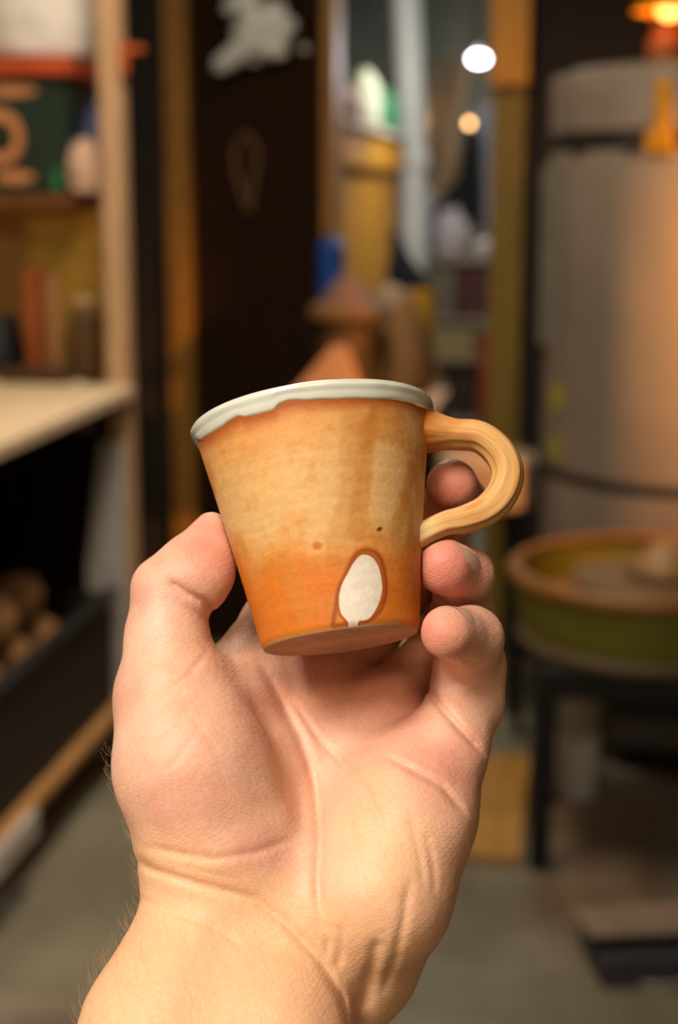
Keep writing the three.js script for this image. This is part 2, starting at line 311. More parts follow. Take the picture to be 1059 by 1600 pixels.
// ================================================================ table in front of the doorway, with its clutter
const TY = 0.80;
{
  const z = -4.03, r = rectZ(440, 640, 690, 700, z);
  const t = thing('work_table', 'small wooden work table in front of the doorway', 'table', V(r.x, 0, z));
  mesh('table_top', box(r.w, 0.03, 0.44, 0, TY - 0.015, 0, 0.004), MATS.pine, t);
  for (const sx of [-1, 1]) for (const sz of [-1, 1]) mesh('leg', box(0.035, TY - 0.03, 0.035, sx * (r.w / 2 - 0.025), (TY - 0.03) / 2, sz * 0.195, 0.003), MATS.darkPly, t);
}
{
  const j = rectZ(480, 425, 604, 640, -3.98);
  const jar = thing('covered_jar', 'olive brown jar with broad conical lid on the work table', 'jar', V(j.x, TY, -3.98));
  const R = j.w / 2, yl = onZ(540, 492, -3.98).y - TY, yt = onZ(545, 428, -3.98).y - TY;
  mesh('jar_body', lathe([[0, 0.002], [R * 0.5, 0], [R * 0.62, 0.03], [R * 0.74, yl * 0.6], [R * 0.7, yl], [0, yl]], 40), MM(0x4c3212, 0.75), jar);
  mesh('lid_brim', lathe([[0, yl - 0.012], [R * 0.96, yl - 0.012], [R, yl - 0.004], [R * 0.97, yl + 0.012], [R * 0.8, yl + 0.03], [0, yl + 0.03]], 40), MM(0x6a4a20, 0.85), jar);
  mesh('lid_cone', lathe([[R * 0.82, yl + 0.024], [R * 0.66, yl + 0.045], [R * 0.2, yt - 0.006], [R * 0.08, yt], [0, yt + 0.002]], 40), MM(0x6d5448, 0.85), jar);
  const p = rectZ(440, 548, 556, 640, -3.82);
  const s = new THREE.Shape(); s.moveTo(-p.w / 2, 0); s.lineTo(p.w / 2 + 0.02, 0); s.lineTo(p.w * 0.34, p.y1 - TY); s.lineTo(p.w * 0.16, p.y1 - TY); s.closePath();
  one('plaster_slab', 'pink triangular plaster slab on table before the covered jar', 'slab', new THREE.ExtrudeGeometry(s, { depth: 0.03, bevelEnabled: true, bevelSize: 0.004, bevelThickness: 0.004, bevelSegments: 2 }), MM(0xc0916e, 0.9), V(p.x, TY + 0.0045, -3.868));
  const c = rectZ(588, 455, 668, 640, -4.13);
  const sk = thing('clay_bag', 'tan clay bag with gathered pale neck on the work table', 'bag', V(c.x, TY, -4.13));
  const hc = c.y1 - TY;
  mesh('bag_body', sit(lump(c.w / 2, hc * 0.62, 0.062, 0.1, 1.8, 3)), MM(0x9a7448, 0.85), sk);
  mesh('bag_neck', lump(0.045, 0.045, 0.04, 0.25, 3, 5, 28, false).translate(-0.03, hc - 0.03, 0), MM(0xb39b84, 0.7), sk);
  const b = rectZ(498, 375, 538, 450, -4.19);
  const bl = thing('spray_bottle', 'bright blue plastic bottle behind the covered jar', 'bottle', V(b.x, TY, -4.19));
  const hb = b.y1 - TY, rb = b.w / 2;
  mesh('bottle_body', lathe([[0, 0], [rb * 0.95, 0], [rb, 0.01], [rb, hb - 0.012], [rb * 0.9, hb - 0.004], [0, hb - 0.002]], 32), MM(0x0f4fa6, 0.4), bl);
  mesh('cap', lathe([[0, hb - 0.004], [rb * 0.55, hb - 0.004], [rb * 0.55, hb + 0.012], [0, hb + 0.013]], 24), MM(0x0c3f88, 0.45), bl);
  const y = rectZ(638, 452, 680, 500, -4.21);
  const yc = thing('yellow_tub', 'tall yellow tub beside the tan clay bag', 'tub', V(y.x, TY, -4.214));
  mesh('tub_body', lathe([[0, 0], [0.032, 0], [0.036, y.y1 - TY], [0.032, y.y1 - TY], [0.03, 0.02], [0, 0.02]], 28), MM(0xc89a14, 0.5), yc);
  // dark navy folded cloth standing up behind
  const n = rectZ(608, 358, 674, 456, -4.48);
  const g = lathe([[0, 0], [n.w * 0.5, 0], [n.w * 0.46, 0.05], [n.w * 0.22, n.h * 0.6], [n.w * 0.1, n.h * 0.95], [0, n.h]], 30);
  const q = g.attributes.position; for (let i = 0; i < q.count; i++) { const yy = q.getY(i); q.setX(i, q.getX(i) * (1 + 0.1 * nz(yy * 30, 1, i * 0.1)) - 0.05 * yy / n.h); }
  g.computeVertexNormals();
  const nb = thing('navy_cloth', 'dark navy cloth draped in a peak over a tall stand', 'cloth', V(n.x, 0, -4.48));
  mesh('drape', g.translate(0, n.y0, 0), MM(0x161b30, 0.95), nb);
  mesh('stand', lathe([[0, 0], [0.05, 0], [0.05, 0.01], [0.012, 0.02], [0.012, n.y0 + 0.02], [0, n.y0 + 0.02]], 20), MATS.blackMetal, nb);
}
{
  const q = onZ(618, 1010, -4.0);
  const t = thing('cream_sack', 'cream paper sack on the floor under the work table', 'sack', V(q.x, 0.0005, -4.0));
  mesh('sack_body', sit(lump(0.13, 0.2, 0.1, 0.08, 1.6, 12)), MM(0xd8c8a0, 0.85), t);
  mesh('sack_fold', box(0.16, 0.03, 0.03, 0, 0.31, 0, 0.01), MM(0xd8c8a0, 0.85), t);
}
{ // stool with round beige seat, seen through and beside the mug handle
  const D = 3.75, p = atD(762, 742, D), R = 0.125;
  const t = thing('stool', 'round beige padded stool behind the mug handle', 'stool', V(p.x, 0, p.z));
  const y = p.y;
  mesh('seat', lathe([[0, y - 0.075], [R * 0.93, y - 0.075], [R, y - 0.06], [R, y + 0.035], [R * 0.93, y + 0.055], [0, y + 0.062]], 40), MM(0x97826a, 0.85), t);
  for (let i = 0; i < 4; i++) { const a = i * Math.PI / 2 + 0.6; mesh('leg', tube([V(Math.cos(a) * R * 0.6, y - 0.075, Math.sin(a) * R * 0.6), V(Math.cos(a) * R * 0.9, 0.01, Math.sin(a) * R * 0.9)], 0.011, 4, 8), MATS.blackMetal, t); }
  mesh('foot_ring', new THREE.TorusGeometry(R * 0.82, 0.007, 8, 36).rotateX(Math.PI / 2).translate(0, 0.2, 0), MATS.blackMetal, t);
}

// ================================================================ the back room seen through the doorway
{
  // cupboard along the left side of the passage, its face running away from the doorway
  const xf = xB1 + 0.004, z0 = ZP - 0.13, z1 = -5.9, zc = (z0 + z1) / 2, len = z0 - z1;
  const top = onX(540, 186, xf).y, W = 0.42;
  const och = M(0xffffff, 0.6, { map: woodTex([214, 150, 26], [184, 122, 12]) });
  const t = thing('wall_cupboard', 'ochre plywood cupboard with pale counter along the passage', 'cupboard', V(xf - W / 2, 0, zc));
  mesh('cupboard_body', box(W, top - 0.13, len, -0.03, (top - 0.13) / 2, 0, 0.004), och, t);
  mesh('fascia', box(W, 0.11, len, 0, top - 0.075, 0, 0.004), och, t);
  mesh('counter', box(W + 0.02, 0.022, len + 0.02, 0.012, top - 0.011, 0, 0.006), MM(0xc9bca2, 0.6), t);
  const it = (px, z, w2, h, col, name, label, cat, sd, x = -0.07) => one(name, label, cat, sit(lump(w2, h / 1.55, w2, 0.12, 1.6, sd, 28)), MM(col, 0.6), V(onZ(px, 150, z).x, top + 0.0005, z));
  it(570, -5.25, 0.055, 0.19, 0xcccdaa, 'cloth_roll', 'pale cream round bundle on the cupboard counter', 'bundle', 1);
  it(600, -5.62, 0.055, 0.15, 0x2f8a58, 'sponge', 'green bundle beside pale bundle on the cupboard counter', 'bundle', 2);
  it(548, -4.95, 0.045, 0.12, 0xa08878, 'clay_figure', 'small brown lump at the near end of the counter', 'clay', 7);
  it(578, -5.43, 0.045, 0.06, 0xd09a6c, 'clay_ball', 'small peach clay ball at the counter edge', 'clay', 4);
  // white pipe
  const zp = -6.02, a = onZ(634, 10, zp), b = onZ(644, 262, zp), dir = (b.x - a.x) / (b.y - a.y);
  const pipe = thing('white_pipe', 'thick white plastic pipe running down past the cupboard', 'pipe', V(0, 0, 0));
  mesh('pipe_run', tube([V(a.x + dir * (HC - a.y), HC - 0.005, zp), a, b, V(b.x, 0.6, zp), V(b.x, 0.004, zp)], 0.056, 40, 20), MM(0xcfd0c4, 0.6), pipe);
  mesh('pipe_collar', lathe([[0.054, 0], [0.066, 0], [0.066, 0.06], [0.054, 0.06]], 24).translate(b.x, b.y, zp), MM(0xcfd0c4, 0.6), pipe);
}
{ // storage rack at the right
  const z = -6.3, r = rectZ(640, 0, 800, 10, z);
  const yS = [404, 497, 560, 655].map((py) => onZ(720, py, z).y);
  const t = thing('storage_rack', 'grey steel storage rack in the back room', 'rack', V(r.x, 0, z - 0.2));
  for (const y of yS) mesh('rack_shelf', box(r.w, 0.018, 0.4, 0, y - 0.009, 0, 0.003), MM(0x9a8a70, 0.6), t);
  for (const sx of [-1, 1]) for (const sz of [-1, 1]) mesh('upright', box(0.03, 1.75, 0.03, sx * (r.w / 2 - 0.015), 0.875, sz * 0.185, 0.003), MATS.steel, t);
  const put = (name, label, cat, x0, x1, yTop, sh, col, dz = 0.06, round = false) => {
    const q = rectZ(x0, yTop, x1, yTop + 60, z - dz), h = onZ((x0 + x1) / 2, yTop, z - dz).y - yS[sh];
    const g = round ? lathe([[0, 0], [q.w * 0.44, 0], [q.w * 0.5, h * 0.96], [q.w * 0.46, h], [0, h * 0.98]], 28) : box(q.w, h, 0.14, 0, h / 2, 0, 0.006);
    return one(name, label, cat, g, MM(col, 0.75), V(q.x, yS[sh], z - dz - 0.04));
  };
  put('storage_box', 'dark maroon storage box on the steel rack', 'box', 716, 768, 412, 1, 0x4c2320);
  put('storage_box', 'grey olive storage box beside the maroon one', 'box', 652, 712, 414, 1, 0x6e6650);
  put('storage_box', 'cream storage box on the rack below the maroon box', 'box', 672, 740, 508, 2, 0x9c8a5a);
  put('bucket', 'dark grey bucket on the bottom rack shelf', 'bucket', 702, 746, 570, 3, 0x3a352c, 0.06, true);
  put('bucket', 'dull beige bucket beside the dark grey one', 'bucket', 658, 700, 568, 3, 0x96785c, 0.06, true);
  put('folder', 'upright rust red folder at the end of the rack', 'folder', 748, 778, 522, 3, 0x8c2c12, -0.04);
  // white cloths on the top shelf
  const cloth = (px, w, h, sd, label) => { const q = onZ(px, 400, z - 0.1); one('cloth_bundle', label, 'cloth', sit(lump(w, h / 1.55, 0.09, 0.28, 1.7, sd, 36)), MM(0xc3b9ba, 0.9), V(q.x, yS[0], z - 0.12)); };
  cloth(702, 0.072, 0.19, 3, 'lilac white cloth bundle heaped high on rack top'); cloth(756, 0.05, 0.075, 8, 'small white cloth bundle at the rack end');
  const cq = onZ(660, 345, z - 0.05);
  const cup = thing('paper_cup', 'tall bluish white cup left of the cloth bundle', 'cup', V(cq.x, yS[0], z - 0.04));
  mesh('cup_body', lathe([[0, 0], [0.034, 0], [0.042, 0.28], [0.038, 0.28], [0.03, 0.01], [0, 0.01]], 28), MM(0xc4cad6, 0.5), cup);
  // black apron hanging + pale sheet, tan cardboard roll
  const ap = rectZ(678, 205, 752, 350, z - 0.2);
  const s = new THREE.Shape(); s.moveTo(-ap.w * 0.5, ap.h * 0.12); s.lineTo(ap.w * 0.05, ap.h * 0.5); s.lineTo(ap.w * 0.2, ap.h); s.lineTo(ap.w * 0.42, ap.h * 0.98); s.lineTo(ap.w * 0.5, 0); s.lineTo(ap.w * 0.2, -ap.h * 0.05); s.closePath();
  const hk = thing('black_apron', 'black apron hanging in a triangle above the rack', 'apron', V(ap.x, ap.y0, z - 0.26));
  mesh('apron_cloth', new THREE.ExtrudeGeometry(s, { depth: 0.05, bevelEnabled: true, bevelSize: 0.01, bevelThickness: 0.012, bevelSegments: 3 }), MM(0x131312, 0.95), hk);
  mesh('apron_cord', tube([V(ap.w * 0.3, ap.h, 0.02), V(ap.w * 0.32, ap.h + 0.3, 0.02), V(ap.w * 0.32, HC - ap.y0 - 0.004, 0.02)], 0.004, 8, 6), MATS.black, hk);
  const sh = rectZ(738, 165, 775, 345, z - 0.3);
  const pal = thing('pale_sheet', 'bluish white sheet hanging beside the black apron', 'cloth', V(sh.x, sh.y0, z - 0.42));
  const pg = new THREE.BoxGeometry(sh.w, sh.h, 0.02, 16, 10, 1), pp = pg.attributes.position; for (let i = 0; i < pp.count; i++) pp.setZ(i, pp.getZ(i) + 0.015 * Math.sin(pp.getX(i) * 90)); pg.computeVertexNormals();
  mesh('sheet_cloth', pg.translate(0, sh.h / 2, 0), MM(0xb9bcc4, 0.9), pal);
  mesh('hanging_rod', box(sh.w * 1.1, 0.015, 0.02, 0, sh.h, 0, 0.004), MATS.steel, pal);
  const t0 = onZ(672, 330, z - 0.3), t1 = onZ(722, 100, z - 0.5);
  const roll = thing('cardboard_roll', 'tan cardboard roll leaning up behind the cloth bundle', 'roll', V(0, 0, 0));
  mesh('roll_body', tube([V(t0.x - 0.02, yS[0] + 0.04, z - 0.34), V(t0.x, t0.y, z - 0.38), t1], 0.038, 12, 20), MM(0xa78b6a, 0.85), roll);
  const pnl = rectZ(655, 90, 700, 330, z - 1.0);
  const loc = thing('locker', 'dark grey locker standing behind the rack', 'locker', V(pnl.x, 0, z - 1.1));
  mesh('locker_body', box(pnl.w * 1.6, pnl.y1, 0.35, 0, pnl.y1 / 2, 0, 0.006), MM(0x4b463a, 0.6), loc);
  mesh('locker_handle', box(0.012, 0.1, 0.015, 0.05, 1.2, 0.18, 0.003), MATS.steel, loc);
}

// ================================================================ kiln
const KD = 3.72, kc = atD(1085, 700, KD), KR = 0.372;
{
  const yy = (py) => { const p = atD(1000, py, KD - KR * 0.9); return p.y; };
  const yTop = yy(112), yB1 = yy(220), yB2 = yy(772);
  const t = thing('kiln', 'tall grey steel kiln drum with dark band and latch', 'kiln', V(kc.x, 0, kc.z));
  const steel = M(0x8c8276, 0.55, { metalness: 0.35, map: mottle });
  const ring = (name, y0, y1, r, m) => mesh(name, lathe([[r - 0.03, y0], [r - 0.004, y0], [r, y0 + 0.004], [r, y1 - 0.004], [r - 0.004, y1], [r - 0.03, y1]], 72), m, t);
  ring('lower_body', 0.14, yB2 - 0.012, KR, steel);
  ring('main_body', yB2 + 0.012, yB1 - 0.02, KR, steel);
  ring('lid_ring', yB1 + 0.02, yTop, KR, steel);
  mesh('lid_top', lathe([[0, yTop + 0.02], [KR - 0.05, yTop + 0.015], [KR - 0.02, yTop - 0.005], [KR - 0.02, yTop - 0.05], [0, yTop - 0.05]], 60), steel, t);
  ring('band', yB1 - 0.016, yB1 + 0.016, KR + 0.004, MM(0x1a1712, 0.5));
  ring('band', yB2 - 0.012, yB2 + 0.012, KR + 0.002, MM(0x1a1712, 0.5));
  mesh('core', lathe([[0, 0.14], [KR - 0.03, 0.14], [KR - 0.03, yTop - 0.03], [0, yTop - 0.03]], 48), MM(0x3a342c, 0.9), t);
  for (let i = 0; i < 4; i++) { const a = i * Math.PI / 2 + 0.5; mesh('leg', box(0.05, 0.145, 0.05, Math.cos(a) * (KR - 0.08), 0.072, Math.sin(a) * (KR - 0.08), 0.004), MATS.blackMetal, t); }
  const onK = (px, py) => { // point on the drum seen at a pixel
    const r = ray(px, py), ox = cp.x - kc.x, oz = cp.z - kc.z, A = r.x * r.x + r.z * r.z, B = ox * r.x + oz * r.z, C = ox * ox + oz * oz - KR * KR, s = (-B - Math.sqrt(Math.max(0, B * B - A * C))) / A;
    return V(ox + r.x * s, cp.y + r.y * s, oz + r.z * s);
  };
  const plate = (name, px, py, w, h, d, m) => { const p = onK(px, py), o = mesh(name, box(w, h, d, 0, 0, 0, 0.002), m, t); o.position.copy(p); o.rotation.y = Math.atan2(p.x, p.z); return o; };
  plate('latch', 1032, 222, 0.06, 0.045, 0.03, M(0xc8901e, 0.35, { metalness: 0.6 }));
  plate('latch_strap', 1036, 165, 0.035, 0.11, 0.012, M(0xc8901e, 0.35, { metalness: 0.6 }));
  plate('buckle', 905, 222, 0.05, 0.035, 0.03, MM(0x1a1712, 0.5));
  plate('buckle', 985, 222, 0.03, 0.03, 0.03, MM(0x1a1712, 0.5));
  plate('sticker', 870, 620, 0.07, 0.055, 0.002, MM(0x9a9a10, 0.6));
  plate('sticker', 868, 702, 0.06, 0.055, 0.002, MM(0x8a9410, 0.6));
  plate('control_box', 856, 400, 0.12, 0.42, 0.03, MM(0x6d6c60, 0.6));
  // things on the lid
  const lx = atD(1042, 96, KD - 0.12);
  const bp = thing('brass_pot', 'small orange clay pot standing on the kiln lid', 'pot', V(lx.x, yTop + 0.0215, lx.z - 0.04));
  mesh('pot_body', lathe([[0, 0.001], [0.028, 0], [0.045, 0.03], [0.05, 0.06], [0.03, 0.09], [0.034, 0.105], [0.03, 0.105], [0.026, 0.09], [0, 0.08]], 30), MM(0xa8602c, 0.6), bp);
  mesh('pot_rim', new THREE.TorusGeometry(0.032, 0.004, 8, 28).rotateX(Math.PI / 2).translate(0, 0.105, 0), MM(0xa8602c, 0.6), bp);
}
{ // pendant lamp to the right of the kiln; its shade just enters the frame
  const p = atD(1046, 18, 3.6);
  const t = thing('pendant_lamp', 'golden pendant lamp glowing over the kiln', 'lamp', V(p.x, p.y, p.z));
  const gold = M(0xc8901e, 0.35, { metalness: 0.5, side: THREE.DoubleSide });
  mesh('lamp_shade', lathe([[0.03, 0.07], [0.05, 0.06], [0.085, 0.0], [0.088, 0.0], [0.053, 0.064], [0.03, 0.074]], 40), gold, t);
  mesh('bulb', new THREE.SphereGeometry(0.03, 24, 16).translate(0, 0.012, 0), M(0xffffff, 0.4, { emissive: 0xffb050, emissiveIntensity: 9 }), t);
  mesh('socket', lathe([[0, 0.04], [0.02, 0.04], [0.024, 0.1], [0.01, 0.12], [0, 0.12]], 20), gold, t);
  mesh('cord', tube([V(0, 0.11, 0), V(0.002, (HC - p.y) * 0.5, 0), V(0, HC - p.y - 0.004, 0)], 0.003, 8, 6), MATS.black, t);
  const L = new THREE.PointLight(0xffa648, 0.35); L.position.y = 0.012; L.castShadow = true; L.shadow.radius = 1.5; t.add(L);
}

{ // warm reflector lamp on a stand, right of the frame and turned to the kiln
  const p = V(0.98, 1.62, -2.75), aim = V(kc.x + 0.08, 1.12, kc.z + KR * 0.8), dir = aim.clone().sub(p).normalize();
  const t = thing('floor_lamp', 'standing reflector lamp with amber bulb turned towards the kiln', 'lamp', V(p.x, 0, p.z));
  mesh('base', lathe([[0, 0], [0.13, 0], [0.13, 0.012], [0.02, 0.03], [0, 0.03]], 36), MATS.blackMetal, t);
  mesh('pole', lathe([[0, 0.02], [0.011, 0.02], [0.011, p.y - 0.1], [0, p.y - 0.1]], 16), MATS.blackMetal, t);
  const q = new THREE.Quaternion().setFromUnitVectors(V(0, -1, 0), dir);
  const sh = mesh('reflector', lathe([[0, 0.09], [0.05, 0.085], [0.085, 0.04], [0.11, -0.07], [0.106, -0.07], [0.081, 0.036], [0.046, 0.078], [0, 0.082]], 40), MM(0x8a8478, 0.5, { metalness: 0.4 }), t);
  const bu = mesh('bulb', new THREE.SphereGeometry(0.04, 24, 16), M(0xffffff, 0.4, { emissive: 0xffb060, emissiveIntensity: 8 }), t);
  for (const o of [sh, bu]) { o.position.set(0, p.y, 0); o.quaternion.copy(q); }
  const L = new THREE.SpotLight(0xffaa58, 44, 0, 0.5, 1, 2); L.position.set(0, p.y, 0); L.castShadow = true; L.shadow.radius = 2;
  L.target.position.set(dir.x, p.y + dir.y, dir.z); t.add(L); t.add(L.target); L.target.name = 'aim_point';
}
// ================================================================ potter's wheel
{
  const D = 3.1, c = atD(1012, 884, D), R = 0.285, y = c.y;
  const t = thing('potters_wheel', 'potters wheel with olive splash pan on black legs', 'potters wheel', V(c.x, 0, c.z));
  const olive = MM(0x6f6a14, 0.55), brown = MM(0x8a5a1a, 0.5);
  mesh('pan_rim', lathe([[R * 0.9, y - 0.012], [R * 0.97, y - 0.03], [R, y - 0.02], [R, y - 0.005], [R * 0.96, y + 0.006], [R * 0.9, y]], 72), brown, t);
  mesh('pan_wall', lathe([[R * 0.96, y - 0.022], [R * 0.955, y - 0.05], [R * 0.9, y - 0.125], [R * 0.88, y - 0.13], [R * 0.87, y - 0.125], [R * 0.92, y - 0.04], [R * 0.93, y - 0.005]], 72), olive, t);
  mesh('pan_floor', lathe([[0, y - 0.075], [R * 0.91, y - 0.075], [R * 0.91, y - 0.085], [0, y - 0.085]], 60), brown, t);
  mesh('base_plate', lathe([[0, y - 0.13], [R * 0.9, y - 0.13], [R * 0.92, y - 0.135], [R * 0.92, y - 0.15], [R * 0.88, y - 0.16], [0, y - 0.16]], 60), MM(0x6e5e44, 0.6), t);
  mesh('wheel_head', lathe([[0, y - 0.02], [0.15, y - 0.02], [0.152, y - 0.025], [0.15, y - 0.035], [0.03, y - 0.04], [0.03, y - 0.08], [0, y - 0.08]], 48), MM(0x7a6444, 0.55), t);
  mesh('frame', box(0.46, 0.07, 0.4, 0.02, y - 0.195, 0, 0.01), MATS.blackMetal, t);
  for (const [sx, sz] of [[-1, 1], [1, 1], [-1, -1], [1, -1]]) mesh('leg', box(0.045, y - 0.2, 0.045, sx * 0.2, (y - 0.2) / 2, sz * 0.17, 0.006), MATS.blackMetal, t);
  mesh('motor_box', box(0.26, 0.16, 0.2, 0.06, y - 0.3, -0.05, 0.01), MM(0x2c2018, 0.7), t);
  const b = one('clay_mound', 'tan mound of wet clay centred on the wheel head', 'clay', lathe([[0, 0.075], [0.03, 0.07], [0.055, 0.05], [0.07, 0.02], [0.08, 0], [0, 0]], 40), MM(0xa07a4c, 0.5), V(c.x + 0.04, y - 0.0195, c.z));
  const w = onZ(893, 1150, c.z - 0.24);
  const bu = thing('white_bucket', 'white bucket on the floor behind the wheel legs', 'bucket', V(w.x + 0.01, 0, c.z - 0.24));
  mesh('bucket_body', lathe([[0, 0.002], [0.052, 0], [0.066, 0.3], [0.071, 0.3], [0.071, 0.315], [0.062, 0.315], [0.048, 0.01], [0, 0.01]], 36), MM(0xdcd8c6, 0.6), bu);
  mesh('bucket_handle', tube([V(-0.07, 0.28, 0), V(-0.055, 0.2, 0.06), V(0, 0.16, 0.078), V(0.055, 0.2, 0.06), V(0.07, 0.28, 0)], 0.003, 24, 6), MATS.steel, bu);
}
{ // floor things: plywood board, pedal, cable
  const a = onY(800, 1338, 0.02), b = onY(840, 1182, 0.02), w = 0.36;
  one('plywood_board', 'ochre plywood board lying flat on the concrete floor', 'board', box(w, 0.022, a.z - b.z, 0, 0.011, 0, 0.003), MATS.ply, V((a.x + b.x) / 2 - w / 2, 0.001, (a.z + b.z) / 2));
  const p = onY(1000, 1425, 0.1);
  const f = thing('foot_pedal', 'grey foot pedal with pale top plate on the floor', 'pedal', V(p.x, 0, p.z), 0.25);
  mesh('pedal_body', box(0.2, 0.06, 0.16, 0.01, 0.031, 0, 0.012), MM(0x38353a, 0.6), f);
  const tp = mesh('pedal_plate', box(0.215, 0.014, 0.13, 0, 0, 0, 0.006), MM(0x8d7a68, 0.6), f); tp.position.set(0, 0.085, 0); tp.rotation.x = -0.12;
  mesh('pivot', box(0.05, 0.03, 0.02, 0, 0.068, 0, 0.004), MM(0x38353a, 0.6), f);
  const q = [[955, 1490], [980, 1520], [1010, 1538], [1050, 1540], [1100, 1510], [1140, 1440]].map(([x, y]) => onY(x, y, 0.006));
  one('pedal_cable', 'pale grey cable looping on floor before the pedal', 'cable', tube(q, 0.0055, 40, 8), MM(0x8b8578, 0.6));
}

// ================================================================ mug (camera-space millimetres -> world)
const toW = (X, Y, Z) => V(cp.x, cp.y, cp.z).addScaledVector(R0, X / 1000).addScaledVector(U0, Y / 1000).addScaledVector(B0, Z / 1000);
const pm = (px, py, D) => [(px - CX) / FPX * D, -(py - CY) / FPX * D, -D];          // D in mm
const ROLL = 7.6 * Math.PI / 180, LEAN = 13 * Math.PI / 180;
const mA = V(-Math.sin(ROLL) * Math.cos(LEAN), Math.cos(ROLL) * Math.cos(LEAN), -Math.sin(LEAN));
const mR = V(Math.cos(ROLL), Math.sin(ROLL), 0);
const mN = V().crossVectors(mR, mA).normalize();                                    // faces the camera
const mO = V(...pm(533, 1003, 425));
const MH = 64.5, RF = 22.2, RT = 34.2;                                              // height, foot and lip radius (mm)
const mugR = (y) => { const t = clamp(y / MH, -0.2, 1.2); return RF + (RT - RF) * (0.86 * t + 0.14 * t * t); };
const toMug = (X, Y, Z) => { const x = X - mO.x, y = Y - mO.y, z = Z - mO.z; return [x * mR.x + y * mR.y + z * mR.z, x * mA.x + y * mA.y + z * mA.z, x * mN.x + y * mN.y + z * mN.z]; };
// pixel -> (angle, height) on the mug's outside
function pixMug(px, py) {
  const d = pm(px, py, 1), o = toMug(0, 0, 0), e = toMug(d[0], d[1], d[2]), v = [e[0] - o[0], e[1] - o[1], e[2] - o[2]];
  let best = null, bd = 1e9;
  for (let s = 370; s < 450; s += 0.25) { const q = [o[0] + v[0] * s, o[1] + v[1] * s, o[2] + v[2] * s], f = Math.hypot(q[0], q[2]) - mugR(q[1]); if (f < 0) return [Math.atan2(q[0], q[2]), q[1]]; if (f < bd) { bd = f; best = q; } }
  return [Math.atan2(best[0], best[2]), best[1]];
}
function pixPlane(px, py, zz = 0) { // pixel -> mug's own mid plane
  const d = pm(px, py, 1), o = toMug(0, 0, 0), e = toMug(...d), v = [e[0] - o[0], e[1] - o[1], e[2] - o[2]], s = (zz - o[2]) / v[2];
  return [o[0] + v[0] * s, o[1] + v[1] * s];
}
const handleC = [[630, 668, 13], [678, 676, 12.5], [712, 679, 11.5], [748, 683, 11.5], [778, 706, 11.5], [792, 738, 11.5], [784, 772, 11.5], [760, 798, 11.5], [725, 813, 11], [695, 820, 11], [668, 832, 11], [640, 846, 11]];
const hPts = handleC.map(([x, y]) => V(...pixPlane(x, y), 0));
const mug = thing('mug', 'small orange and sand stoneware mug with pale celadon rim held in hand', 'mug');
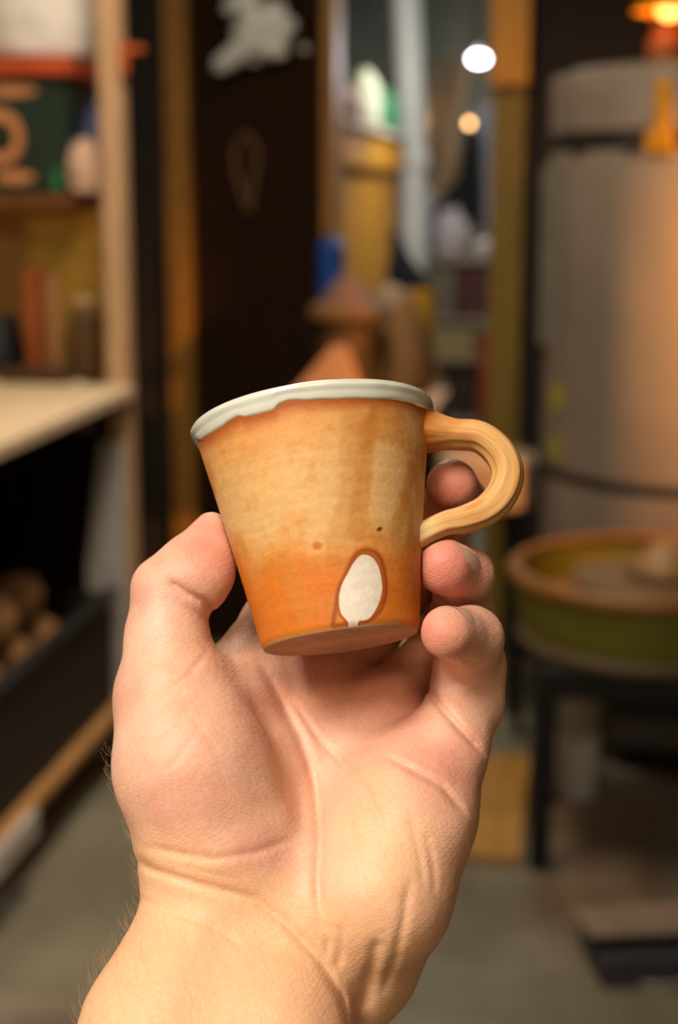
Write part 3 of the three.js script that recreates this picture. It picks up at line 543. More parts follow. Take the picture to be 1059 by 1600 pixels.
{
  mug.matrixAutoUpdate = true;
  const basis = new THREE.Matrix4().makeBasis(
    V().addScaledVector(R0, mR.x).addScaledVector(U0, mR.y).addScaledVector(B0, mR.z),
    V().addScaledVector(R0, mA.x).addScaledVector(U0, mA.y).addScaledVector(B0, mA.z),
    V().addScaledVector(R0, mN.x).addScaledVector(U0, mN.y).addScaledVector(B0, mN.z));
  mug.quaternion.setFromRotationMatrix(basis); mug.position.copy(toW(mO.x, mO.y, mO.z)); mug.scale.setScalar(1);
  const mm = 0.001;
  // clay colours: flashing, streaks, bare oval, painted in (angle, height in mm)
  const TW = 1536, TH = 768;
  const P = (px, py) => pixMug(px, py);
  const oval = [[563, 868], [577, 869], [588, 880], [595, 903], [596, 925], [588, 950], [575, 968], [560, 972], [558, 982], [545, 982], [543, 972], [533, 960], [529, 940], [532, 918], [542, 897], [553, 878]].map(([x, y]) => P(x, y));
  const ringp = [[560, 857], [580, 856], [596, 868], [605, 900], [606, 930], [597, 958], [580, 974], [562, 981], [540, 982], [516, 982], [519, 950], [524, 920], [536, 893], [546, 872]].map(([x, y]) => P(x, y));
  const spl = (pl) => new THREE.CatmullRomCurve3(pl.map(([a, h]) => V(a * 26, h, 0)), true, 'centripetal').getPoints(pl.length * 4).slice(0, -1).map((p) => [p.x / 26, p.y]);
  const sd = (poly, a, h) => { // signed distance in mm on the surface
    let d = 1e9, s = 1; const k = mugR(h), n = poly.length;
    for (let i = 0, j = n - 1; i < n; j = i, i++) {
      const ax = poly[i][0] * k, ay = poly[i][1], bx = poly[j][0] * k, by = poly[j][1], x = a * k, ex = bx - ax, ey = by - ay, wx = x - ax, wy = h - ay;
      const t = clamp((wx * ex + wy * ey) / (ex * ex + ey * ey), 0, 1); d = Math.min(d, Math.hypot(wx - ex * t, wy - ey * t));
      if ((ay > h) !== (by > h) && x < (bx - ax) * (h - ay) / (by - ay) + ax) s = -s;
    }
    return s * d;
  };
  const ovalS = spl(oval), ringS = spl(ringp);
  const line = (pts) => pts.map(([x, y]) => P(x, y));
  const streaks = [[line([[578, 655], [568, 720], [563, 780], [560, 828]]), 2.8, 0.5], [line([[645, 735], [632, 780], [618, 830]]), 2.6, 0.45], [line([[548, 640], [552, 700], [540, 800], [528, 860]]), 3.5, 0.3], [line([[618, 650], [640, 700], [650, 760]]), 3, 0.28]];
  const pd = (pts, a, h) => { let d = 1e9; const k = mugR(h); for (let i = 0; i + 1 < pts.length; i++) { const ax = pts[i][0] * k, ay = pts[i][1], bx = pts[i + 1][0] * k, by = pts[i + 1][1], ex = bx - ax, ey = by - ay, t = clamp(((a * k - ax) * ex + (h - ay) * ey) / (ex * ex + ey * ey), 0, 1); d = Math.min(d, Math.hypot(a * k - ax - ex * t, h - ay - ey * t)); } return d; };
  const hole = P(592, 827), spot = P(495, 853), spot2 = P(352, 905);
  const glLow = [[306, 690], [318, 686], [330, 678], [345, 668], [362, 656], [372, 651], [385, 652], [402, 648], [425, 642], [440, 630], [452, 626], [490, 625], [530, 624], [580, 624], [620, 626], [650, 634], [668, 643]].map(([x, y]) => P(x, y)).sort((p, q) => p[0] - q[0]);
  const glEdge = (a) => { // lower edge of the rim glaze (mm) at an angle
    const n = glLow.length; let v;
    if (a <= glLow[0][0]) v = null; else if (a >= glLow[n - 1][0]) v = null; else for (let i = 0; i + 1 < n; i++) if (a < glLow[i + 1][0]) { const t = (a - glLow[i][0]) / (glLow[i + 1][0] - glLow[i][0]); v = glLow[i][1] + (glLow[i + 1][1] - glLow[i][1]) * t * t * (3 - 2 * t); break; }
    const back = MH - 5.2 + 0.7 * Math.sin(3 * a + 1) + 0.5 * Math.sin(7 * a);
    if (v == null) { const e = a < 0 ? glLow[0] : glLow[n - 1], w = smooth(0, 0.3, Math.abs(a - e[0])); v = e[1] * (1 - w) + back * w; }
    return clamp(v, MH - 9.5, MH - 2.6);
  };
  const mix = (c, d, t) => [c[0] + (d[0] - c[0]) * t, c[1] + (d[1] - c[1]) * t, c[2] + (d[2] - c[2]) * t];
  const bodyTex = tex(TW, TH, (u, v) => {
    const a = (u - 0.5) * 2 * Math.PI, h = v * MH, ca = Math.cos(a), sa = Math.sin(a);
    const n1 = fbm(ca * 1.9 + 4, sa * 1.9, h * 0.055, 5), n2 = fbm(ca * 13, sa * 13, h * 0.45, 3), n3 = nz(ca * 90, sa * 90, h * 3.1), thr = fbm(ca * 1.4, sa * 1.4 + 9, h * 0.5 + 2 * n1, 2);
    let c = [208, 166, 106];                                             // sand-coloured body
    const s = a / 1.5;                                                    // -1 left ... 1 right of the photo side
    const up = smooth(38, 60, h + 10 * n1) * (1 - smooth(-0.1, 0.45, s + 0.25 * n1) * 0.7);
    c = mix(c, [208, 140, 72], 0.7 * up);
    const low = 1 - smooth(13, 31, h + 13 * n1 + 2.5 * thr + 5 * s - 1);
    c = mix(c, [198, 108, 28], 0.95 * low);
    c = mix(c, [190, 122, 50], 0.6 * smooth(0.05, 0.3, fbm(ca * 2.6 + 20, sa * 2.6, h * 0.07, 4)));
    for (const [pts, w, k] of streaks) { const d = pd(pts, a + 0.06 * n1, h) + 0.8 * n2; c = mix(c, [176, 108, 40], k * Math.exp(-Math.pow(d / (w * (1 + 0.5 * n1)), 4))); }
    // dark flashing line under the glaze
    const e = glEdge(a); c = mix(c, [150, 70, 22], 0.85 * Math.exp(-Math.pow(Math.max(0, e - h) / (2.6 + 1.5 * n1), 2)));
    // halo round the bare oval
    if (Math.abs(a) < 1.6 && h < 34) {
      const dr = sd(ringS, a, h), dO = sd(ovalS, a, h);
      const ring = 1 - smooth(-0.3, 0.9, dr + 0.7 * n2);
      c = mix(c, [206, 130, 62], 0.75 * ring);
      c = mix(c, [150, 72, 20], 0.95 * Math.exp(-Math.pow((dr + 0.9) / 0.75, 2)) + 0.35 * ring * smooth(0, 0.5, a - oval[0][0] - 0.08));
      c = mix(c, [150, 74, 26], 0.8 * Math.exp(-Math.pow((dO - 0.35) / 0.4, 2)));
      c = mix(c, [222, 212, 192], 1 - smooth(-0.25, 0.2, dO));
    }
    const k = mugR(h);
    c = mix(c, [70, 50, 16], 0.85 * (1 - smooth(0.25, 0.75, Math.hypot((a - hole[0]) * k * 0.55, h - hole[1] - 0.25 * (a - hole[0]) * k) + 0.3 * n2)));
    c = mix(c, [176, 92, 24], 0.8 * (1 - smooth(0.5, 1.5, Math.hypot((a - spot[0]) * k * 0.8, h - spot[1]))));
    c = mix(c, [205, 170, 110], 0.6 * (1 - smooth(0.2, 1.6, h + 0.8 * n2)));
    const g = 1 + 0.07 * n2 + 0.05 * n3 + 0.07 * thr;
    return [c[0] * g, c[1] * g, c[2] * g];
  });
  bodyTex.wrapS = THREE.RepeatWrapping; bodyTex.wrapT = THREE.ClampToEdgeWrapping;
  const bodyBump = tex(512, 1024, (u, v) => { const a = u * 6.2831853, h = v * MH; const t = 128 + 50 * fbm(Math.cos(a) * 1.6, Math.sin(a) * 1.6, h * 0.4, 2) + 60 * fbm(Math.cos(a) * 26, Math.sin(a) * 26, h * 0.9, 3); return [t, t, t]; }, false);
  bodyBump.wrapT = THREE.ClampToEdgeWrapping;
  const clay = M(0xffffff, 0.52, { map: bodyTex, bumpMap: bodyBump, bumpScale: 0.00025, specularIntensity: 0.6 });
  // outer wall
  const SA = 160, SH = 60, pos = [], uv = [], idx = [];
  for (let j = 0; j <= SH; j++) for (let i = 0; i <= SA; i++) {
    const a = (i / SA - 0.5) * 2 * Math.PI, h = 0.35 + (MH - 0.9) * j / SH, wob = 0.1 * nz(Math.cos(a) * 2, Math.sin(a) * 2, h * 0.08) + 0.05 * nz(Math.cos(a) * 0.7, Math.sin(a) * 0.7, h * 0.5);
    let r = mugR(h) + wob; if (h < 1.6) r -= 0.9 * Math.pow((1.6 - h) / 1.3, 2);
    pos.push(Math.sin(a) * r * mm, h * mm, Math.cos(a) * r * mm); uv.push(i / SA, h / MH);
  }
  for (let j = 0; j < SH; j++) for (let i = 0; i < SA; i++) { const q = j * (SA + 1) + i; idx.push(q, q + 1, q + SA + 2, q, q + SA + 2, q + SA + 1); }
  const wg = new THREE.BufferGeometry(); wg.setAttribute('position', new THREE.Float32BufferAttribute(pos, 3)); wg.setAttribute('uv', new THREE.Float32BufferAttribute(uv, 2)); wg.setIndex(idx); wg.computeVertexNormals();
  mesh('mug_body', wg, clay, mug);
  const foot = mesh('foot', lathe([[0, 0.5], [RF - 2.6, 0.35], [RF - 1.2, 0], [RF - 0.55, 0.12], [RF - 0.3, 0.55]].map(([x, y]) => [x * mm, y * mm]), 96), MM(0xbf9474, 0.95), mug);
  foot.userData.label = 'bare unglazed pinkish clay foot';
  // interior + rolled glaze rim with drips
  const glaze = M(0xd2d6c6, 0.1, { clearcoat: 0.8, clearcoatRoughness: 0.04, ior: 1.5 });
  mesh('interior', lathe([[0, 4], [RF - 6, 4.2], [RF - 3.4, 7], [mugR(30) - 3, 30], [mugR(MH) - 3.2, MH - 1.5]].map(([x, y]) => [x * mm, y * mm]), 96), glaze, mug);
  const GA = 240, prof = 26, gp = [], gi = [];
  for (let i = 0; i <= GA; i++) {
    const a = (i / GA - 0.5) * 2 * Math.PI, e = glEdge(a), drip = clamp((MH - e - 4) / 5, 0, 1);
    for (let j = 0; j <= prof; j++) {
      const t = j / prof; let r, h;
      if (t < 0.55) { // outside, from the lower edge up to the lip
        const q = t / 0.55; h = e + (MH + 0.4 - e) * q;
        const bulge = Math.pow(Math.sin(Math.PI * clamp(q * 0.86 + 0.02, 0, 1)), 0.6) * (0.85 + 0.35 * drip) * (1 - 0.15 * q) + 0.75 * smooth(0.45, 0.9, q);
        r = mugR(h) + bulge * (0.9 + 0.2 * nz(Math.cos(a) * 5, Math.sin(a) * 5, q)) - 0.35 * (q > 0.9 ? (q - 0.9) * 10 : 0) - (q < 0.03 ? 0.3 : 0);
      } else { const q = (t - 0.55) / 0.45, ang = q * Math.PI; r = mugR(MH) + 1.05 - 2.25 * (1 - Math.cos(ang)) ; h = MH + 0.4 + 1.35 * Math.sin(ang) - 2.2 * q * q; }
      gp.push(Math.sin(a) * r * mm, h * mm, Math.cos(a) * r * mm);
    }
  }
  for (let i = 0; i < GA; i++) for (let j = 0; j < prof; j++) { const q = i * (prof + 1) + j; gi.push(q, q + prof + 1, q + prof + 2, q, q + prof + 2, q + 1); }
  const gg = new THREE.BufferGeometry(); gg.setAttribute('position', new THREE.Float32BufferAttribute(gp, 3)); gg.setIndex(gi); gg.computeVertexNormals();
  { const nn = gg.attributes.normal; for (let j = 0; j <= prof; j++) { const x = nn.getX(j) + nn.getX(GA * (prof + 1) + j), y = nn.getY(j) + nn.getY(GA * (prof + 1) + j), z = nn.getZ(j) + nn.getZ(GA * (prof + 1) + j), l = Math.hypot(x, y, z); nn.setXYZ(j, x / l, y / l, z / l); nn.setXYZ(GA * (prof + 1) + j, x / l, y / l, z / l); } }
  mesh('glaze_rim', gg, glaze, mug).userData.label = 'thick pale celadon glaze rolled over the rim';
  // handle: grooved strap swept along its curve
  const cur = new THREE.CatmullRomCurve3(hPts), HN = 90, HS = 40, hp = [], huv = [], hi = [];
  for (let i = 0; i <= HN; i++) {
    const t = i / HN, c = cur.getPoint(t), tg = cur.getTangent(t), nx = tg.y, ny = -tg.x;      // nx,ny outward in the plane
    const end = Math.max(smooth(0.2, 0, t), 0.35 * smooth(0.88, 1, t)), W = 6.4 * (1 + 0.55 * end), H = (3.7 + 0.5 * Math.sin(t * 3)) * (1 + 0.55 * end) * (1 - 0.18 * smooth(0.55, 0.85, t));
    for (let j = 0; j <= HS; j++) {
      const b = j / HS * 2 * Math.PI, cb = Math.cos(b), sb = Math.sin(b);
      let x = Math.sign(cb) * Math.pow(Math.abs(cb), 0.8) * H, z = Math.sign(sb) * Math.pow(Math.abs(sb), 0.8) * W;
      const grv = 1 - 0.09 * Math.cos(z * 1.75) * Math.abs(cb) - 0.05 * Math.cos(b * 9 + t * 3) - 0.03 * nz(t * 8, b, 2);
      x *= grv; z *= 1 - 0.04 * Math.cos(b * 7);
      hp.push((c.x + nx * x) * mm, (c.y + ny * x) * mm, z * mm); huv.push(t, j / HS);
    }
  }
  for (let i = 0; i < HN; i++) for (let j = 0; j < HS; j++) { const q = i * (HS + 1) + j; hi.push(q, q + HS + 1, q + HS + 2, q, q + HS + 2, q + 1); }
  const hg = new THREE.BufferGeometry(); hg.setAttribute('position', new THREE.Float32BufferAttribute(hp, 3)); hg.setAttribute('uv', new THREE.Float32BufferAttribute(huv, 2)); hg.setIndex(hi); hg.computeVertexNormals();
  const handleTex = tex(512, 256, (u, v) => {
    const b = v * 6.2831853, n = fbm(u * 5, Math.cos(b) * 1.3, Math.sin(b) * 1.3, 4), f = fbm(u * 6, v * 60, 3, 3);
    let c = [206, 160, 98];
    c = mix(c, [206, 112, 40], smooth(0.16, 0.0, u + 0.06 * n));
    c = mix(c, [196, 122, 60], 0.55 * smooth(-0.05, 0.35, n + 0.15 * Math.sin(u * 9)));
    c = mix(c, [224, 198, 142], 0.85 * smooth(0.78, 0.93, u + 0.08 * n));
    const g = 1 + 0.22 * f; return [c[0] * g, c[1] * g, c[2] * g];
  });
  mesh('handle', hg, M(0xffffff, 0.5, { map: handleTex, specularIntensity: 0.6 }), mug);
}

// ================================================================ hand and forearm: one continuous surface
const hand = (() => {
  // joints: [px, py, depth mm, radius px]
  const J = (a) => { const [X, Y, Z] = pm(a[0], a[1], a[2]); return [X, Y, Z, a[3] * a[2] / FPX]; };
  const cone = (a, b) => { const p = J(a), q = J(b); return mkCone(p, q); };
  const mkCone = (p, q) => { const bx = q[0] - p[0], by = q[1] - p[1], bz = q[2] - p[2], l2 = bx * bx + by * by + bz * bz, rr = p[3] - q[3]; return { p, q, bx, by, bz, l2, rr, a2: l2 - rr * rr, il2: 1 / l2 }; };
  function dCone(c, X, Y, Z) {
    const px = X - c.p[0], py = Y - c.p[1], pz = Z - c.p[2], y = px * c.bx + py * c.by + pz * c.bz, z = y - c.l2;
    const ux = px * c.l2 - c.bx * y, uy = py * c.l2 - c.by * y, uz = pz * c.l2 - c.bz * y, x2 = ux * ux + uy * uy + uz * uz, y2 = y * y * c.l2, z2 = z * z * c.l2, k = Math.sign(c.rr) * c.rr * c.rr * x2;
    if (Math.sign(z) * c.a2 * z2 > k) return Math.sqrt(x2 + z2) * c.il2 - c.q[3];
    if (Math.sign(y) * c.a2 * y2 < k) return Math.sqrt(x2 + y2) * c.il2 - c.p[3];
    return (Math.sqrt(x2 * c.a2 * c.il2) + y * c.rr) * c.il2 - c.p[3];
  }
  const chain = (...pts) => { const o = []; for (let i = 0; i + 1 < pts.length; i++) o.push(cone(pts[i], pts[i + 1])); return o; };
  const smin = (a, b, k) => { const h = Math.max(k - Math.abs(a - b), 0) / k; return Math.min(a, b) - h * h * k * 0.25; };
  const thumb = chain([268, 1075, 430, 84], [261, 1000, 432, 63], [263, 925, 434, 57]).concat(chain([259, 917, 434, 47], [290, 882, 436, 40], [330, 829, 441, 29]), chain([296, 905, 432, 54], [330, 868, 436, 40]), chain([312, 912, 433, 46], [322, 900, 433, 43]));
  const index = chain([372, 1062, 456, 60], [432, 975, 476, 53], [520, 850, 492, 50], [590, 775, 488, 45], [610, 745, 482, 40]);
  const middle = chain([490, 1065, 462, 57], [563, 1000, 474, 53], [650, 886, 490, 50], [712, 785, 474, 46], [706, 757, 450, 40]);
  const ringF = chain([600, 1118, 456, 58], [652, 1062, 466, 52], [722, 968, 482, 49], [722, 912, 462, 44], [726, 899, 442, 42], [693, 885, 430, 44]);
  const pinky = chain([700, 1165, 436, 62], [728, 1095, 446, 57], [734, 1040, 446, 53], [736, 997, 430, 47], [698, 988, 414, 41]);
  const palm = chain([345, 1300, 424, 122], [300, 1200, 422, 112], [272, 1105, 429, 90])
    .concat(chain([410, 1380, 436, 110], [390, 1200, 446, 90], [385, 1075, 456, 62]),
      chain([460, 1390, 440, 105], [478, 1200, 456, 86], [480, 1060, 463, 60]),
      chain([520, 1390, 436, 110], [570, 1230, 452, 84], [594, 1104, 457, 58]),
      chain([540, 1400, 428, 120], [640, 1250, 434, 96], [690, 1172, 438, 64]),
      chain([632, 1300, 424, 98], [592, 1392, 418, 108]), chain([588, 1400, 424, 108], [548, 1500, 432, 96]),
      chain([548, 1500, 434, 96], [490, 1580, 436, 88]),
      chain([330, 1340, 424, 108], [450, 1440, 424, 115]),
      chain([292, 1112, 432, 82], [345, 1095, 444, 66], [392, 1080, 455, 58]));
  const fore = [];
  { const a = J([330, 1440, 421, 112]), b = J([262, 1620, 402, 126]), a2 = J([432, 1490, 424, 112]), b2 = J([410, 1620, 406, 130]);
    fore.push(mkCone(a, b), mkCone(a2, b2), mkCone(b, [-66, -215, -330, 29]), mkCone(b2, [-32, -215, -338, 30])); }
  const mugH = []; for (let i = 0; i + 1 < hPts.length; i++) mugH.push(mkCone([hPts[i].x, hPts[i].y, 0, 4.6], [hPts[i + 1].x, hPts[i + 1].y, 0, 4.6]));
  function dMug(X, Y, Z) {
    const m = toMug(X, Y, Z), r = Math.hypot(m[0], m[2]);
    const side = (r - mugR(m[1])) * 0.983, d = Math.max(side, -m[1], m[1] - MH - 2); let e = 1e9;
    if (m[0] > 15) for (const c of mugH) e = Math.min(e, dCone(c, m[0], m[1], m[2] * 0.75));
    return Math.min(d, e);
  }
  // skin folds: polyline in the photo's pixels, depth mm, half-width px
  const CR = [
    [[[195, 1336], [240, 1360], [320, 1384], [395, 1404], [445, 1440], [500, 1500], [535, 1560], [548, 1612]], 1.0, 8],
    [[[212, 1402], [260, 1420], [330, 1448], [385, 1482]], 0.35, 5],
    [[[225, 1322], [290, 1336], [335, 1342], [400, 1332], [455, 1312]], 0.6, 7],
    [[[265, 1352], [330, 1366], [370, 1374]], 0.3, 5],
    [[[405, 1035], [440, 1095], [470, 1155], [492, 1225], [501, 1300], [497, 1380], [503, 1445]], 1.3, 9],
    [[[450, 1085], [500, 1158], [555, 1210], [575, 1240], [596, 1290]], 0.75, 6],
    [[[600, 1180], [645, 1203], [690, 1228], [728, 1272]], 1.0, 6],
    [[[668, 1072], [686, 1102], [715, 1135], [756, 1178]], 1.7, 6],
    [[[722, 1028], [745, 1037], [772, 1034]], 0.45, 4.5],
    [[[705, 1058], [735, 1078], [782, 1084]], 0.6, 4.5],
    [[[262, 908], [290, 926], [318, 940], [332, 954]], 1.4, 6],
    [[[638, 1380], [632, 1430], [618, 1495], [600, 1545]], 0.7, 8],
    [[[590, 1465], [580, 1515], [566, 1580]], 1.2, 11],
    [[[535, 1440], [533, 1480], [527, 1515]], 0.35, 7], [[[512, 1440], [512, 1490]], 0.3, 6],
    [[[665, 1300], [676, 1350], [680, 1395]], 0.4, 6], [[[640, 1270], [655, 1330], [662, 1380]], 0.35, 6],
    [[[545, 1265], [556, 1330], [566, 1385]], 0.35, 7],
    [[[258, 1085], [300, 1050], [322, 1020]], 0.35, 5], [[[235, 1120], [290, 1075]], 0.3, 5], [[[250, 1150], [310, 1090]], 0.25, 5], [[[262, 1205], [320, 1130]], 0.22, 5], [[[345, 1180], [300, 1120]], 0.2, 5],
  ];
  const crease = (x, y) => {
    let s = 0;
    for (const [pl, dep, w] of CR) {
      let best = 1e9, tt = 0; const n = pl.length - 1;
      for (let i = 0; i < n; i++) { const [ax, ay] = pl[i], [bx, by] = pl[i + 1], ex = bx - ax, ey = by - ay, t = clamp(((x - ax) * ex + (y - ay) * ey) / (ex * ex + ey * ey), 0, 1), d = Math.hypot(x - ax - ex * t, y - ay - ey * t); if (d < best) { best = d; tt = (i + t) / n; } }
      if (best < w * 3) s += dep * Math.exp(-(best * best) / (w * w)) * Math.min(1, 6 * tt + 0.25, 6 * (1 - tt) + 0.25);
    }
    return s;
  };
  const front = (X, Y, Z) => 1 - smooth(438, 456, -Z);
  function field(X, Y, Z, fine) {
    let p = 1e9; for (const c of palm) { const d = dCone(c, X, Y, Z); p = p > 1e8 ? d : smin(p, d, 9); }
    let f = 1e9; for (const c of fore) { const d = dCone(c, X, Y, Z); f = f > 1e8 ? d : smin(f, d, 10); }
    p = smin(p, f, 6);
    let g = 1e9;
    for (const F of [index, middle, ringF, pinky]) { let d = 1e9; for (const c of F) { const e = dCone(c, X, Y, Z); d = d > 1e8 ? e : smin(d, e, 3.4); } g = g > 1e8 ? d : smin(g, d, 0.9); }
    let t = 1e9; for (const c of thumb) { const e = dCone(c, X, Y, Z); t = t > 1e8 ? e : smin(t, e, 3.2); }
    let r = smin(smin(p, g, 5), t, 5);
    if (fine) {
      const k = front(X, Y, Z);
      if (k > 0 && Math.abs(r) < 6) { const x = CX + X / -Z * FPX, y = CY - Y / -Z * FPX; r += k * crease(x, y); }
      r += 0.22 * nz(X * 0.11, Y * 0.11, Z * 0.11) + 0.07 * nz(X * 0.4, Y * 0.4, Z * 0.4);
    }
    const m = 0.15 - dMug(X, Y, Z);
    return m > r - 1 ? -smin(-r, -m, 0.8) : r;
  }
  // sparse surface nets
  const h = 0.68, lo = [-92, -232, -512], hi = [62, 26, -296], BS = 8;
  const n = [0, 1, 2].map((k) => Math.ceil((hi[k] - lo[k]) / h / BS) * BS + 1), nx = n[0], ny = n[1], nzz = n[2];
  const F = new Float32Array(nx * ny * nzz).fill(9), act = [];
  for (let k = 0; k + 1 < nzz; k += BS) for (let j = 0; j + 1 < ny; j += BS) for (let i = 0; i + 1 < nx; i += BS) {
    const c = BS / 2, d = field(lo[0] + (i + c) * h, lo[1] + (j + c) * h, lo[2] + (k + c) * h, false);
    if (Math.abs(d) < BS * h * 0.87 + 3.2) act.push([i, j, k]);
  }
  const done = new Uint8Array(nx * ny * nzz);
  for (const [bi, bj, bk] of act) for (let k = bk; k <= bk + BS; k++) for (let j = bj; j <= bj + BS; j++) for (let i = bi; i <= bi + BS; i++) {
    const q = (k * ny + j) * nx + i; if (done[q]) continue; done[q] = 1; F[q] = field(lo[0] + i * h, lo[1] + j * h, lo[2] + k * h, true);
  }
  const vid = new Map(), pos = [], idx = [], off = []; for (let c = 0; c < 8; c++) off.push(((c >> 2) * ny + ((c >> 1) & 1)) * nx + (c & 1));
  for (const [bi, bj, bk] of act) for (let k = bk; k < bk + BS; k++) for (let j = bj; j < bj + BS; j++) for (let i = bi; i < bi + BS; i++) {
    const q = (k * ny + j) * nx + i; let m = 0; for (let c = 0; c < 8; c++) if (F[q + off[c]] < 0) m |= 1 << c;
    if (m === 0 || m === 255) continue;
    let sx = 0, sy = 0, sz = 0, s = 0;
    for (let c = 0; c < 8; c++) for (let b = 0; b < 3; b++) { const e = c | (1 << b); if (e === c) continue; const A = F[q + off[c]], B = F[q + off[e]]; if ((A < 0) === (B < 0)) continue; const t = A / (A - B); sx += (c & 1) + (b === 0 ? t : 0); sy += ((c >> 1) & 1) + (b === 1 ? t : 0); sz += (c >> 2) + (b === 2 ? t : 0); s++; }
    vid.set(q, pos.length / 3); pos.push(lo[0] + (i + sx / s) * h, lo[1] + (j + sy / s) * h, lo[2] + (k + sz / s) * h);
  }
  const st = [1, nx, nx * ny];
  for (const q of vid.keys()) for (let b = 0; b < 3; b++) {
    const A = F[q], B = F[q + st[b]]; if ((A < 0) === (B < 0)) continue;
    const u = st[(b + 1) % 3], w = st[(b + 2) % 3], a = vid.get(q), c = vid.get(q - u), d = vid.get(q - u - w), e = vid.get(q - w);
    if (c === undefined || d === undefined || e === undefined) continue;
    if (A < 0) idx.push(a, c, d, a, d, e); else idx.push(a, d, c, a, e, d);
  }
  const N = pos.length / 3, wp = new Float32Array(N * 3), col = new Float32Array(N * 3), uv = new Float32Array(N * 2);
  // skin tones (linear) with pigment patches
  const lin = (hex) => { const c = new THREE.Color(hex); return [c.r, c.g, c.b]; };
  const base = lin(0xd8a686), rosy = lin(0xcb7a68), yel = lin(0xe0b080), pale = lin(0xdfb297);
  const blobs = [[325, 850, 60, 0.7], [705, 760, 62, 0.95], [700, 885, 62, 1], [690, 990, 48, 0.9], [735, 985, 50, 0.35], [310, 890, 60, 0.45], [690, 1200, 75, 0.6], [625, 1130, 70, 0.45], [560, 1100, 80, 0.5], [300, 1250, 110, 0.3], [400, 1330, 60, 0.45], [190, 1090, 40, 0.4], [520, 1580, 60, 0.5], [215, 930, 30, 0.35], [470, 1100, 90, 0.3]];
  for (let i = 0; i < N; i++) {
    const X = pos[3 * i], Y = pos[3 * i + 1], Z = pos[3 * i + 2], x = CX + X / -Z * FPX, y = CY - Y / -Z * FPX;
    const w = toW(X, Y, Z); wp[3 * i] = w.x; wp[3 * i + 1] = w.y; wp[3 * i + 2] = w.z;
    uv[2 * i] = X / 36; uv[2 * i + 1] = Y / 36;
    let c = mix3(base, pale, clamp(0.5 + 1.3 * fbm(X * 0.05, Y * 0.05, Z * 0.05, 3), 0, 1));
    let rs = 0; for (const [bx, by, br, k] of blobs) rs = Math.max(rs, k * Math.exp(-((x - bx) ** 2 + (y - by) ** 2) / (br * br)));
    rs = clamp(rs + 0.35 * fbm(X * 0.14, Y * 0.14, Z * 0.14, 3), 0, 1);
    c = mix3(c, rosy, rs);
    const ye = clamp(Math.max(smooth(1340, 1420, y + (460 - x) * 0.35), Math.exp(-((x - 600) ** 2 / 90 ** 2 + (y - 1330) ** 2 / 130 ** 2))) + 0.3 * fbm(X * 0.1, Y * 0.1, 3, 2), 0, 1);
    c = mix3(c, yel, 0.8 * ye * (1 - rs * 0.6));
    const sp = 1 + 0.1 * nz(X * 0.9, Y * 0.9, Z * 0.9) + 0.05 * nz(X * 2.1, Y * 2.1, Z * 2.1);
    col[3 * i] = c[0] * sp; col[3 * i + 1] = c[1] * sp; col[3 * i + 2] = c[2] * sp;
  }
  const g = new THREE.BufferGeometry();
  g.setAttribute('position', new THREE.BufferAttribute(wp, 3)); g.setAttribute('color', new THREE.BufferAttribute(col, 3)); g.setAttribute('uv', new THREE.BufferAttribute(uv, 2)); g.setIndex(idx); g.computeVertexNormals();
  const skinBump = tex(512, 512, (u, v) => {
    // fine crossing skin lines plus pores
    let t = 150; for (let i = 0; i < 3; i++) { const a = [0.5, 2.2, 1.3][i], f = [26, 22, 34][i], q = Math.round(f * Math.cos(a)) * u + Math.round(f * Math.sin(a)) * v + 0.9 * per(u, v, 9, i * 7); t -= 34 * Math.pow(1 - Math.abs(Math.sin(q * Math.PI)), 5) * clamp(0.6 + 1.4 * per(u, v, 5, 3 + i), 0, 1); }
    t += 22 * per(u, v, 70, 2); return [t, t, t];
  }, false);
  const skin = M(0xffffff, 0.52, { vertexColors: true, bumpMap: skinBump, bumpScale: 0.0004, specularIntensity: 0.8, sheen: 0.15, sheenRoughness: 0.6, sheenColor: new THREE.Color(0xffc8a0) });
  const o = one('hand', 'bare left hand and forearm holding up the small mug', 'hand', g, skin);
  // finger nails
  const nail = (c, nrm, dir, w, l, r) => { // centre (camera mm), normal, direction to the tip
    const nn = V(...nrm).normalize(), dd = V(...dir).addScaledVector(nn, -V(...dir).dot(nn)).normalize(), ss = V().crossVectors(dd, nn), P2 = [], I = [], A = 14, B = 12;
    for (let k = 0; k < 2; k++) for (let i = 0; i <= A; i++) for (let j = 0; j <= B; j++) {
      let u = i / A * 2 - 1, v = j / B * 2 - 1; const rr = Math.max(Math.abs(u), Math.abs(v)), ll = Math.hypot(u, v) || 1; const sc = rr / Math.pow(Math.pow(Math.abs(u), 3.2) + Math.pow(Math.abs(v), 3.2) || 1, 1 / 3.2); u *= ll ? sc : 1; v *= ll ? sc : 1;
      const a = u * w / 2 / r, x = Math.sin(a) * r, z = (Math.cos(a) - 1) * r - 0.04 * v * v * l + (k ? -0.45 : 0);
      const q = V(...c).addScaledVector(ss, x).addScaledVector(dd, v * l / 2).addScaledVector(nn, z), wq = toW(q.x, q.y, q.z); P2.push(wq.x, wq.y, wq.z);
    }
    const S = (A + 1) * (B + 1); for (let k = 0; k < 2; k++) for (let i = 0; i < A; i++) for (let j = 0; j < B; j++) { const q = k * S + i * (B + 1) + j; I.push(q, q + B + 1, q + B + 2, q, q + B + 2, q + 1); }
    const gg = new THREE.BufferGeometry(); gg.setAttribute('position', new THREE.Float32BufferAttribute(P2, 3)); gg.setIndex(I); gg.computeVertexNormals();
    mesh('fingernail', gg, M(0xe4b8a6, 0.3, { clearcoat: 0.3, side: THREE.DoubleSide }), o);
  };
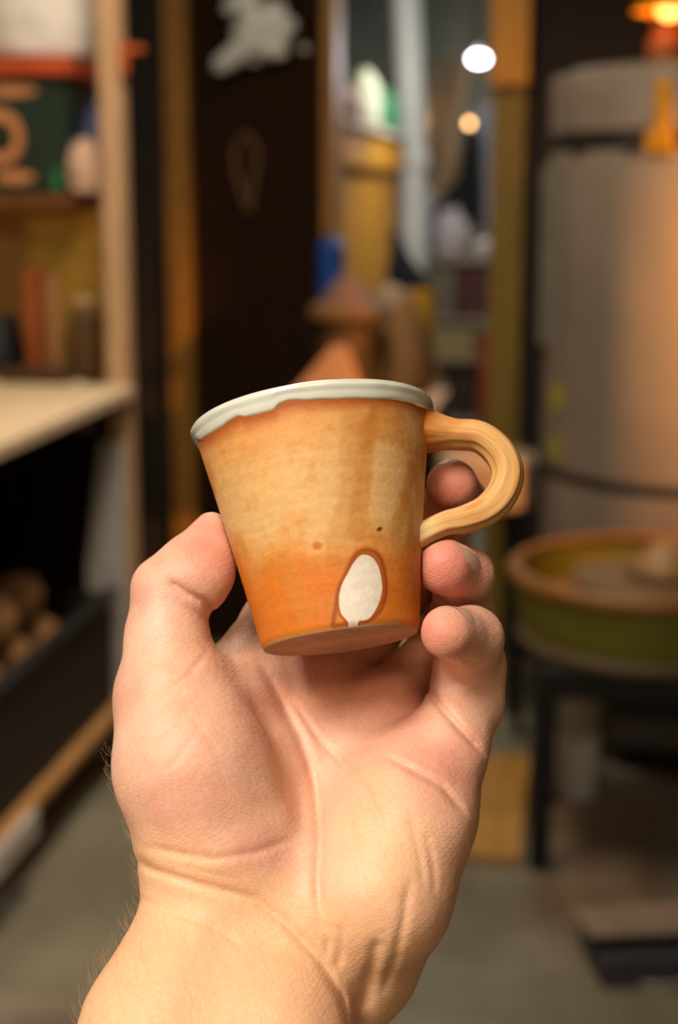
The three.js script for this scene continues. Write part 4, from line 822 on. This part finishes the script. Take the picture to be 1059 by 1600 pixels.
  const nailOn = (a, b, n, w, l, back, lift) => { const p = V(...J(a).slice(0, 3)), q = V(...J(b).slice(0, 3)), d = q.clone().sub(p).normalize(), nn = V(...n).addScaledVector(d, -V(...n).dot(d)).normalize(), r = J(b)[3], c = q.clone().addScaledVector(d, -back).addScaledVector(nn, r + lift); nail([c.x, c.y, c.z], [nn.x, nn.y, nn.z], [d.x, d.y, d.z], w, l, r * 0.85); };
  nailOn([726, 899, 442, 42], [693, 885, 430, 44], [0.7, 0.5, 0.45], 10, 11, 3.0, 0.35);
  nailOn([736, 997, 430, 47], [698, 988, 414, 41], [0.35, 0.8, 0.45], 8.6, 9.5, 3.0, 0.45);
  // fine hairs along the thumb side of wrist and forearm
  const hs = []; const gp = g.attributes.position, gn = g.attributes.normal; let tries = 0;
  while (hs.length < 300 && tries++ < 60000) {
    const i = Math.floor(rnd() * N), X = pos[3 * i], Y = pos[3 * i + 1], Z = pos[3 * i + 2], x = CX + X / -Z * FPX, y = CY - Y / -Z * FPX;
    if (y < 1180 || y > 1640 || x > 330) continue; if (y < 1400 && x > 235) continue; if (rnd() > (x < 240 ? 0.9 : 0.12)) continue;
    const p = V().fromBufferAttribute(gp, i), nn = V().fromBufferAttribute(gn, i), dn = U0.clone().multiplyScalar(0.5 + 0.6 * rnd()).addScaledVector(R0, -0.25 + 0.5 * rnd()), L = 0.003 + 0.0025 * rnd();
    const q1 = p.clone().addScaledVector(nn, L * 0.3).addScaledVector(dn, L * 0.4), q2 = p.clone().addScaledVector(nn, L * 0.42).addScaledVector(dn, L);
    hs.push(new THREE.TubeGeometry(new THREE.CatmullRomCurve3([p, q1, q2]), 4, 0.00002, 3, false));
  }
  const hm = mesh('arm_hair', mergeGeometries(hs), M(0xd0a878, 0.6), o); hm.userData.kind = 'stuff';
  console.log('hand verts', N, 'tris', idx.length / 3);
  return o;
})();
function mix3(a, b, t) { return [a[0] + (b[0] - a[0]) * t, a[1] + (b[1] - a[1]) * t, a[2] + (b[2] - a[2]) * t]; }
scene.traverse((o) => { if (o.isMesh) { o.castShadow = true; o.receiveShadow = true; } });
renderer.render(scene, camera);
